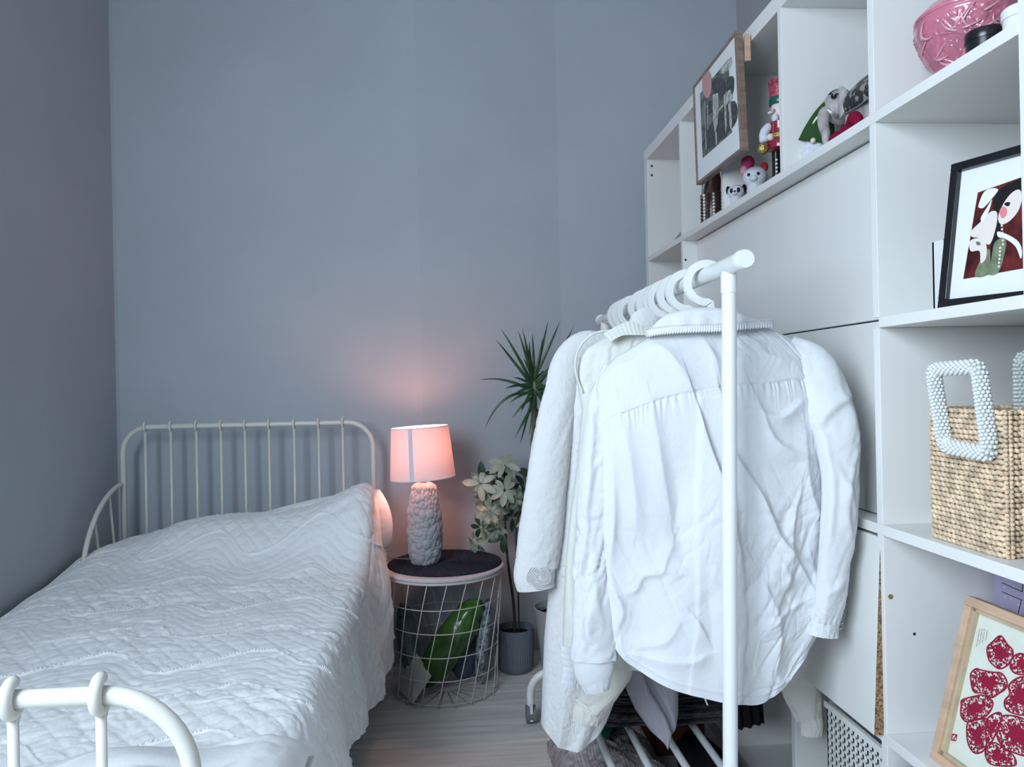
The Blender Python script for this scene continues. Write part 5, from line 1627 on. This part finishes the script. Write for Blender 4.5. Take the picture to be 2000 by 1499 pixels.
# seal and brush-written columns
def pquad(x0, y0, w, h, m, name, sl=.16):
    pl0 = p0 - nn * (bk_ - .0006)
    P_ = [PPL(*C8(a_, b_), pl0, nn) for a_, b_ in ((x0, y0), (x0 + w, y0 + w * .2), (x0 + w - h * .2, y0 + h + w * .2), (x0 - h * .2, y0 + h))]
    return P_
pl0 = p0 - nn * (bk_ - .0006)
wfr.part('seal', MB().prism(pquad(355, 1210, 42, 60, None, ''), nn * .0002), M['red'], label='small square red seal')
sb = MB()
for (x, y_, w, h) in ((362, 1226, 8, 34), (374, 1222, 6, 20), (380, 1246, 8, 22), (368, 1240, 16, 3)):
    sb.prism([q + nn * .0003 for q in pquad(x, y_, w, h, None, '')], nn * .0001)
wfr.part('seal_strokes', sb, M['ricepaper'])
tx_ = MB(); r8 = random.Random(3)
for c_ in range(4):
    n_ = (9, 12, 14, 16)[c_]
    for k in range(n_):
        bx_ = 655 - c_ * 22 - k * 2.0; by_ = 300 - c_ * 2 + k * 10 + (10 if c_ else 20)
        for s_ in range(3):
            dx, dy = r8.uniform(-4, 4), r8.uniform(-3, 3)
            if r8.random() < .5: sz = (6, 1.6)
            else: sz = (1.6, 5)
            tx_.prism(pquad(bx_ + dx, by_ + dy, sz[0], sz[1], None, ''), nn * .0001)
wfr.part('calligraphy', tx_, M['ink'], label='tiny columns of brown handwriting', kind='stuff')

# lilac patterned gift bag behind it
gb_ = Thing('gift_bag', 'lilac box with fine black lines and white dots behind the wooden frame', 'box', (1.01, 1.15, BZ[1]))
gx = .908
gb_.part('box_body', MB().box((gx, 1.130, BZ[1]), (1.10, 1.222, BZ[1] + .322)), M['lilac'], bevel=.002)
C4 = lambda x, y_: (1560 + x / 3.004, 1000 + y_ / 3.004)
ln_ = MB(); ds_ = MB(); plp = np.array([0, 1.130, 0]); npl = np.array([0, -1.0, 0])
for (a_, b_) in (((1192, 417), (1310, 470)), ((1310, 470), (1316, 405)), ((1192, 470), (1310, 520)), ((1305, 520), (1278, 630)), ((1240, 380), (1316, 402))):
    ln_.tube([PPL(*C4(*a_), plp, npl) - [0, .0004, 0], PPL(*C4(*b_), plp, npl) - [0, .0004, 0]], .0006, 5)
for a_ in ((1222, 400), (1208, 445), (1250, 512), (1288, 548), (1246, 600), (1195, 560), (1262, 440), (1210, 500)):
    ds_.ell(PPL(*C4(*a_), plp, npl), .0013, 8, 6)
gb_.part('printed_lines', ln_, M['dark']); gb_.part('printed_dots', ds_, M['white'])

# mauve fabric box in the bottom row, beneath the papercut
mv = Thing('fabric_box', 'mauve fabric storage box in the bottom row beneath the papercut frame', 'storage box', (.9, 1.08, BZ[0]))
mv.part('box_body', MB().box((.735, .935, BZ[0]), (1.06, 1.228, BZ[0] + .27)), M['mauve'], bevel=.004)
mv.part('lid', MB().box((.732, .932, BZ[0] + .272), (1.063, 1.231, BZ[0] + .300)), M['mauve'], bevel=.004)
# white perforated basket in the bottom row
pk = Thing('plastic_basket', 'white perforated plastic basket in the bottom row below the flap door', 'basket', (.88, 1.42, BZ[0]))
gm = MB(); gx0, gx1, gy0, gy1, gh = .752, 1.05, 1.262, 1.50, .285
z0 = BZ[0] + .002
for i in range(19):
    z = z0 + .006 + i * (gh - .012) / 18
    gm.box((gx0, gy0, z - .0046), (gx0 + .003, gy1, z + .0046)); gm.box((gx0, gy1 - .003, z - .0032), (gx1, gy1, z + .0032))
    gm.box((gx1 - .003, gy0, z - .0032), (gx1, gy1, z + .0032)); gm.box((gx0, gy0, z - .0046), (gx1, gy0 + .003, z + .0046))
for i in range(15):
    y_ = gy0 + i * (gy1 - gy0 - .005) / 14
    gm.box((gx0, y_, z0), (gx0 + .003, y_ + .005, z0 + gh)); gm.box((gx1 - .003, y_, z0), (gx1, y_ + .005, z0 + gh))
for i in range(18):
    x_ = gx0 + i * (gx1 - gx0 - .005) / 17
    gm.box((x_, gy0, z0), (x_ + .005, gy0 + .003, z0 + gh)); gm.box((x_, gy1 - .003, z0), (x_ + .005, gy1, z0 + gh))
pk.part('lattice', gm, M['plastic'], kind='stuff')
pk.part('rim', MB().box((gx0 - .004, gy0 - .004, z0 + gh), (gx0 + .004, gy1 + .004, z0 + gh + .012)).box((gx1 - .004, gy0 - .004, z0 + gh), (gx1 + .004, gy1 + .004, z0 + gh + .012))
        .box((gx0, gy0 - .004, z0 + gh), (gx1, gy0 + .004, z0 + gh + .012)).box((gx0, gy1 - .004, z0 + gh), (gx1, gy1 + .004, z0 + gh + .012)), M['plastic'])
pk.part('base', MB().box((gx0, gy0, z0), (gx1, gy1, z0 + .003)), M['plastic'])
solid('cloth_bundle', MB().box((gx0 + .012, gy0 + .012, z0 + .004), (gx1 - .012, gy1 - .012, z0 + gh - .04)), M['lavender'], 'lavender cloth packed inside the white perforated basket', 'cloth', bevel=.02)

# photo in a frame hung over the shelf front
FXp = .690
cn = [PX(1357, 172, FXp), PX(1436, 70, FXp - .0), PX(1447, 290, FXp), PX(1364, 355, FXp)]
ya, yb = (cn[0][1] + cn[3][1]) / 2, (cn[1][1] + cn[2][1]) / 2
zt_, zb_ = (cn[0][2] + cn[1][2]) / 2, (cn[2][2] + cn[3][2]) / 2
phf = Thing('photo_frame', 'framed monochrome photo with a pink balloon hung on the upper shelf front', 'picture', (FXp, (ya + yb) / 2, zb_))
A0, A1, A2, A3 = cn
def lerp2(u, v):
    return (A0 * (1 - u) + A1 * u) * (1 - v) + (A3 * (1 - u) + A2 * u) * v
offx = np.array([.022, 0, 0])
def quad(u0, v0, u1, v1, dx=0.0, th=.001):
    return MB().prism([lerp2(u0, v0) + [dx, 0, 0], lerp2(u1, v0) + [dx, 0, 0], lerp2(u1, v1) + [dx, 0, 0], lerp2(u0, v1) + [dx, 0, 0]], (th, 0, 0))
for q in ((-.03, -.03, 1.03, .0), (-.03, 1.0, 1.03, 1.03), (-.03, 0, 0, 1), (1.0, 0, 1.03, 1)):
    phf.part('frame_bar', quad(*q, dx=-.003, th=.018), M['walnut'], bevel=.001)
phf.part('mount', quad(0, 0, 1, 1, .0, .004), M['mount'])
PU0, PU1, PV0, PV1 = .14, .84, .125, .80
ph_ = phf.part('photo', quad(PU0, PV0, PU1, PV1, -.0006, .0006), M['photo_dark'], label='grey monochrome photo print')
def inv_uv(px, py):
    w = PX(px, py, FXp)
    # solve bilinear by Newton
    u, v = .5, .5
    for _ in range(20):
        f = lerp2(u, v) - w; du = (lerp2(u + 1e-4, v) - lerp2(u, v)) / 1e-4; dv = (lerp2(u, v + 1e-4) - lerp2(u, v)) / 1e-4
        J = np.stack([du[1:], dv[1:]], 1); s_ = np.linalg.solve(J, -f[1:]); u += s_[0]; v += s_[1]
    return u, v
def ph_shape(pts, m, lay, sm_=True, name='print_shape'):
    q = smooth_poly(pts, 26) if sm_ else pts
    P_ = [PX(x, y_, FXp) + np.array([-.0007 - .0002 * lay, 0, 0]) for x, y_ in q]
    phf.part(name, MB().prism(P_, (.0002, 0, 0)), m, parent=ph_)
C6 = lambda x, y_: (1340 + x / 3.571, 40 + y_ / 3.571)
c6 = lambda L_: [C6(*p) for p in L_]
ph_shape(c6([(150, 590), (185, 560), (190, 640), (150, 680)]), M['photo_mid'], 1)
ph_shape(c6([(150, 760), (330, 560), (345, 720), (150, 900)]), M['photo_mid'], 1)
ph_shape(c6([(190, 420), (220, 400), (270, 410), (275, 480), (250, 560), (215, 520), (190, 500)]), M['photo_mid'], 2)
ph_shape(c6([(285, 420), (310, 390), (335, 400), (335, 480), (310, 540), (285, 500)]), M['photo_mid'], 2)
ph_shape(c6([(188, 520), (225, 505), (230, 600), (222, 720), (205, 790), (190, 700)]), M['photo_lite'], 3, False)
ph_shape(c6([(204, 780), (216, 775), (220, 850), (212, 870)]), M['photo_lite'], 3, False)
ph_shape(c6([(240, 340), (318, 250), (322, 300), (300, 345), (262, 372), (240, 372)]), M['photo_lite'], 2, False)
ph_shape(c6([(265, 520), (310, 480), (330, 540), (300, 580), (268, 590)]), M['photo_lite'], 3, False)
ph_shape(c6([(268, 590), (284, 585), (288, 740), (278, 790)]), M['photo_lite'], 3, False)
ph_shape(c6([(296, 575), (312, 560), (322, 700), (320, 770), (308, 740)]), M['photo_lite'], 3, False)
ph_shape(c6([(225, 620), (262, 585), (262, 600), (228, 640)]), M['photo_lite'], 3, False)
for (x0, y0, x1, y1) in ((150, 590, 152, 760), (150, 680, 188, 640), (130, 560, 140, 900)):
    q = c6([(x0, y0), (x1, y1), (x1 + 5, y1), (x0 + 5, y0)]); ph_shape(q, M['photo_lite'], 2, False)
ph_shape(c6([(150, 350), (172, 370), (182, 430), (175, 510), (155, 545), (130, 520), (116, 460), (122, 380)]), M['balloon'], 5, True, 'balloon_print')
# hanging bracket over the shelf top at the right
phf.part('hanger_strap', MB().box((FXp + .016, cn[1][1] - .020, 1.735), (SX - .004, cn[1][1] - .012, cn[1][2] - .004)), M['wood'], bevel=.001)

# dressed dark figurine in the second column
def figurine():
    x, y_ = .772, 2.165; z = BZ[4]
    t = Thing('figurine', 'dark brown figurine with black and pearl striped skirt under the hung photo', 'figurine', (x, y_, z))
    t.part('body', MB().lathe([(.001, 0), (.028, 0), (.031, .004), (.030, .05), (.029, .085), (.024, .10), (.026, .13), (.022, .16), (.012, .175), (.016, .19), (.014, .21), (.002, .22)], (x, y_, z), 28), M['dbrown'], smooth=50)
    for k in range(7):
        a_ = math.radians(150 + k * 27)
        b = MB()
        for j in range(9):
            b.ell((x + .031 * math.cos(a_), y_ + .031 * math.sin(a_), z + .01 + j * .0095), (.0042, .0042, .0045), 8, 6)
        t.part('bead_strand', b, M['pearl'] if k % 2 == 0 else M['black'], smooth=True)
    t.part('shawl', MB().tube(spline([(x - .03, y_ - .005, z + .08), (x - .028, y_ - .02, z + .12), (x - .012, y_ - .028, z + .15), (x + .012, y_ - .022, z + .165)], 14), [.004 + .003 * math.sin(q * .24) for q in range(14)], 8), M['silver'], smooth=True)
figurine()
# blue-grey card leaning in the far column
p_ = PX(1314, 472, SX + .03)
solid('card', MB().prism([(SX + .02, 2.52, BZ[4]), (SX + .05, 2.33, BZ[4]), (SX + .05, 2.33, BZ[4] + .07)], (.004, .002, 0)), M['bluegrey'], 'blue grey card leaning in the farthest top cell', 'card')

# crochet animals
def plush(x, y_, z, r, kind):
    if kind == 'dog':
        t = Thing('crochet_dog', 'small white crochet dog with black eye patches and ears', 'toy', (x, y_, z))
    else:
        t = Thing('crochet_cat', 'round white crochet toy with pink bobble and red ear', 'toy', (x, y_, z))
    f = np.array([-.50, -.86, 0]); s = np.array([-.86, .50, 0])      # faces the camera
    b = MB(); b.ell((x, y_, z + r * .75), (r * .8, r * .8, r * .8), 20, 14); b.ell((x, y_, z + r * 2.0), (r * 1.12, r * 1.12, r), 24, 16)
    t.part('body', fuse(b, r * .12, 5), M['crochet'], smooth=True)
    hc = np.array([x, y_, z + r * 2.0])
    for sg in (-1, 1):
        ep = hc + f * r * .98 + s * sg * r * .42 + np.array([0, 0, r * .05])
        if kind == 'dog':
            t.part('eye_patch', MB().ell(ep - f * r * .1, (r * .26, r * .26, r * .34), 12, 8), M['black_cloth'], smooth=True)
            t.part('ear', MB().ell(hc + s * sg * r * 1.05 + np.array([0, 0, r * .35]), (r * .32, r * .32, r * .6), 12, 8), M['black_cloth'], smooth=True)
        t.part('eye', MB().ell(ep + f * r * .08, r * .15, 12, 8), M['black'], smooth=True)
    t.part('muzzle', MB().ell(hc + f * r * .92 - np.array([0, 0, r * .3]), (r * .4, r * .4, r * .32), 14, 8), M['crochet'], smooth=True)
    if kind == 'dog':
        t.part('nose', MB().ell(hc + f * r * 1.26 - np.array([0, 0, r * .15]), r * .16, 10, 6), M['black'], smooth=True)
    else:
        t.part('ear', MB().ell(hc - s * r * .85 + np.array([0, 0, r * .85]), (r * .36, r * .36, r * .45), 14, 8), M['redyarn'], label='red yarn ear', smooth=True)
        t.part('bobble', lumpy(hc + s * r * .62 + np.array([0, 0, r * 1.45]), (r * .6, r * .6, r * .62), 6, .12, seg=28, fr=6), M['pom'], label='pink yarn bobble', smooth=True)
        t.part('knot', MB().ell(hc + s * r * .95 + f * r * .3 + np.array([0, 0, r * .75]), (r * .34, r * .34, r * .45), 14, 8), M['pinkyarn'], label='pale pink yarn knot', smooth=True)
plush(.752, 1.930, BZ[4], .0195, 'dog')
plush(.765, 1.838, BZ[4], .0265, 'cat')

# nutcracker soldier
def nutcracker(x, y_, z):
    t = Thing('nutcracker', 'red nutcracker figure with gold trim half hidden by the shelf upright', 'figurine', (x, y_, z))
    R_ = .024
    t.part('base', MB().lathe([(.001, 0), (.032, 0), (.032, .008), (.001, .008)], (x, y_, z), 24), M['black'], smooth=30)
    for dx in (-.012, .012):
        t.part('leg', MB().lathe([(.010, .008), (.011, .014), (.0095, .03), (.0095, .085), (.001, .086)], (x + dx * .5, y_ - dx, z), 16), M['black'], smooth=40)
    t.part('coat', MB().lathe([(.020, .078), (.030, .082), (.032, .092), (.026, .105), (.021, .112), (.024, .130), (.0245, .142), (.012, .148)], (x, y_, z), 28), M['nred'], smooth=50)
    t.part('belt', MB().lathe([(.0225, .108), (.0235, .109), (.0235, .115), (.0225, .116)], (x, y_, z), 28, False, False), M['gold'], smooth=50)
    t.part('head', MB().lathe([(.012, .146), (.019, .150), (.0205, .160), (.0205, .178), (.019, .184)], (x, y_, z), 28), M['skin'], smooth=50)
    t.part('nose', MB().cyl((x - .018, y_ - .008, z + .166), (x - .034, y_ - .012, z + .160), .0055, 10, .0018), M['skin'], smooth=True)
    t.part('beard', lumpy((x - .016, y_ - .010, z + .150), (.008, .010, .010), 4, .1, seg=20), M['fluff'], smooth=True)
    t.part('hat_band', MB().lathe([(.0215, .182), (.0235, .184), (.0235, .198), (.0215, .200)], (x, y_, z), 28, False, False), M['ngreen'], smooth=50)
    t.part('hat', MB().lathe([(.0215, .198), (.022, .21), (.0245, .236), (.022, .240), (.001, .241)], (x, y_, z), 28), M['npink'], smooth=50)
    a1 = [(x - .022, y_ + .006, z + .138), (x - .036, y_ + .006, z + .120), (x - .040, y_ + .0, z + .098)]
    t.part('arm', MB().tube(spline(a1, 10), [.009, .010, .0105, .011, .011, .0105, .0105, .010, .010, .009], 12), M['fluff'], label='white sleeve', smooth=True)
    t.part('arm', MB().tube(spline([(x + .022, y_ - .006, z + .138), (x + .034, y_ - .012, z + .120), (x + .036, y_ - .016, z + .098)], 8), .009, 12), M['nred'], smooth=True)
    t.part('hand', MB().ell((x - .028, y_ - .010, z + .106), .0085, 12, 8), M['skin'], smooth=True)
    t.part('sceptre', MB().cyl((x - .03, y_ - .012, z + .106), (x - .004, y_ - .026, z + .107), .004, 10), M['gold'])
    t.part('gold_pouch', lumpy((x - .043, y_ - .002, z + .082), (.013, .012, .013), 7, .12, seg=24, fr=5), M['gold'], smooth=True)
    bt = MB()
    for k in range(5): bt.ell((x - .0215, y_ - .011, z + .118 + k * .005), .0018, 8, 6)
    t.part('buttons', bt, M['gold'])
    lb2 = MB()
    for k in range(5): lb2.ell((x - .0125, y_ - .004, z + .02 + k * .009), .003, 8, 6)
    t.part('boot_trim', lb2, M['pearl'])
nutcracker(.772, 1.705, BZ[4])

# gnomes and elephant
def gnome(x, y_, z, hat, lab, hcol, tip, H_=.115, R_=.030):
    t = Thing('gnome', lab, 'gnome', (x, y_, z))
    t.part('beard', lumpy((x, y_, z + .034), (R_, R_ * .9, .037), 3, .10, seg=40, fr=6), M['fluff'], smooth=True)
    base = np.array([x, y_, z + .058]); tp = np.array(tip)
    n = 14
    path = spline([base, base + (tp - base) * .5 + np.array([0, 0, .006]), tp], n)
    t.part('hat', MB().tube(path, [R_ * 1.12 * (1 - k / (n - 1)) ** .85 + .0015 for k in range(n)], 24, up=(1, 0, 0)), hcol, smooth=True)
    t.part('nose', MB().ell((x - R_ * .6, y_ - R_ * .85, z + .054), .006, 12, 8), M['skin'], smooth=True)
    return t
gp_ = PX(1598, 280, .80)
gnome(.795, gp_[1] - .0, BZ[4], None, 'gnome with tall dark green felt hat and white beard beside the elephant', M['hatgreen'], (.80 + .012, gp_[1] - .03, BZ[4] + .145), R_=.034)
# red gnome sitting in front of the elephant's flank
rg = Thing('gnome_doll', 'crimson felt doll slumped between the elephant and the shelf edge', 'toy', (.762, 1.385, BZ[4]))
rb_ = MB(); rb_.ell((.768, 1.395, BZ[4] + .018), (.018, .030, .020), 20, 12)
rb_.tube(spline([(.765, 1.41, BZ[4] + .016), (.758, 1.425, BZ[4] + .022), (.752, 1.435, BZ[4] + .010)], 10), .009, 12)
rb_.tube(spline([(.768, 1.39, BZ[4] + .026), (.757, 1.36, BZ[4] + .034), (.748, 1.335, BZ[4] + .022)], 10), .012, 12)
rg.part('doll_body', fuse(rb_, .0022, 6), M['hatred'], smooth=True)
rg.part('mitten', MB().ell((.746, 1.330, BZ[4] + .018), (.009, .012, .010), 14, 10), M['hatred'], smooth=True)

el = Thing('elephant_figurine', 'grey elephant figurine with white tusks and black silver patterned saddlecloth', 'figurine', (.82, 1.41, BZ[4]))
f_ = np.array([-.42, .30, 0]); 
Hc = PX(1640, 212, .800); eb = MB()
Bc = Hc + np.array([.022, -.068, -.010])
eb.ell(Hc, (.027, .027, .033), 24, 16)
eb.ell(Hc + [-.006, .002, .016], (.022, .022, .020), 20, 12)
eb.ell(Bc, (.034, .052, .040), 28, 18)
eb.ell((Hc + Bc) / 2, (.026, .034, .030), 20, 12)
tr_ = spline([Hc + [-.014, .006, -.006], PX(1611, 222, .768), PX(1608, 242, .757), PX(1613, 262, .752), PX(1613, 276, .750), PX(1621, 287, .748)], 26)
eb.tube(tr_, np.linspace(.0150, .0048, 26), 14)
for (dx, dy) in ((-.014, .030), (.020, .032), (-.010, -.030), (.024, -.030)):
    eb.tube([(Bc[0] + dx, Bc[1] + dy, Bc[2] - .01), (Bc[0] + dx, Bc[1] + dy, BZ[4] + .012), (Bc[0] + dx, Bc[1] + dy, BZ[4] + .001)], [.017, .013, .015], 16)
el.part('body', fuse(eb, .0022, 5), M['eleph'], smooth=True)
# saddlecloth wraps the back
u = np.linspace(-1, 1, 30); a_ = np.linspace(-2.0, 2.0, 40)
Ug, Ag = np.meshgrid(u, a_, indexing='ij')
scx = np.stack([Bc[0] + .0385 * np.sin(Ag), Bc[1] - .030 + .056 * Ug, Bc[2] + .0445 * np.cos(Ag) * np.sqrt(np.clip(1 - .35 * Ug ** 2, 0, 1))], -1)
el.part('saddlecloth', MB().grid(scx), M['rug'], smooth=True)
fr3 = MB()
for k in (0, -1): fr3.tube(scx[k], .0014, 6)
fr3.tube(scx[:, 0], .0014, 6); fr3.tube(scx[:, -1], .0014, 6)
el.part('cloth_border', fr3, M['silver'], smooth=True)
cp = MB().ell(Hc + [-.003, -.002, .026], (.021, .022, .011), 24, 12)
el.part('headdress', cp, M['rug'], smooth=True)
hb = MB()
for k in range(16):
    t = k / 15; hb.ell(Hc + [-.022 + .004 * math.sin(t * 3.14) - .001, .022 - .046 * t, .020 + .004 * math.sin(t * 3.14)], .0022, 8, 6)
el.part('headband_beads', hb, M['silver'], smooth=True)
for (dx, dy, sg) in ((-.022, -.028, -1), (.010, .026, 1)):
    Eu, Ev = np.meshgrid(np.linspace(0, 1, 16), np.linspace(0, 2 * np.pi, 22, endpoint=False), indexing='ij')
    ec = Hc + np.array([dx, dy, .004])
    ear = np.stack([ec[0] + .002 + .003 * Eu * np.cos(2 * Ev) + .010 * Eu * 0.6, ec[1] + sg * (.017 * Eu * np.cos(Ev) + .006), ec[2] + .031 * Eu * np.sin(Ev) - .004], -1)
    earb = ear.copy(); earb[..., 0] += .0035
    el.part('ear', MB().grid(ear, wrapv=True).grid(earb, wrapv=True), M['eleph'], smooth=True)
for pts in ([Hc + [-.016, -.014, -.020], PX(1625, 221, .758), PX(1616, 214, .75)], [Hc + [-.010, .012, -.018], PX(1600, 228, .775), PX(1587, 242, .765)]):
    el.part('tusk', MB().tube(spline(pts, 12), np.linspace(.0048, .0012, 12), 10), M['tusk'], smooth=True)
for sg in (1, ):
    ey = PX(1628, 188, Hc[0] - .022)
    el.part('eye', MB().ell(ey, (.0055, .007, .0052), 14, 8), M['black'], smooth=True)
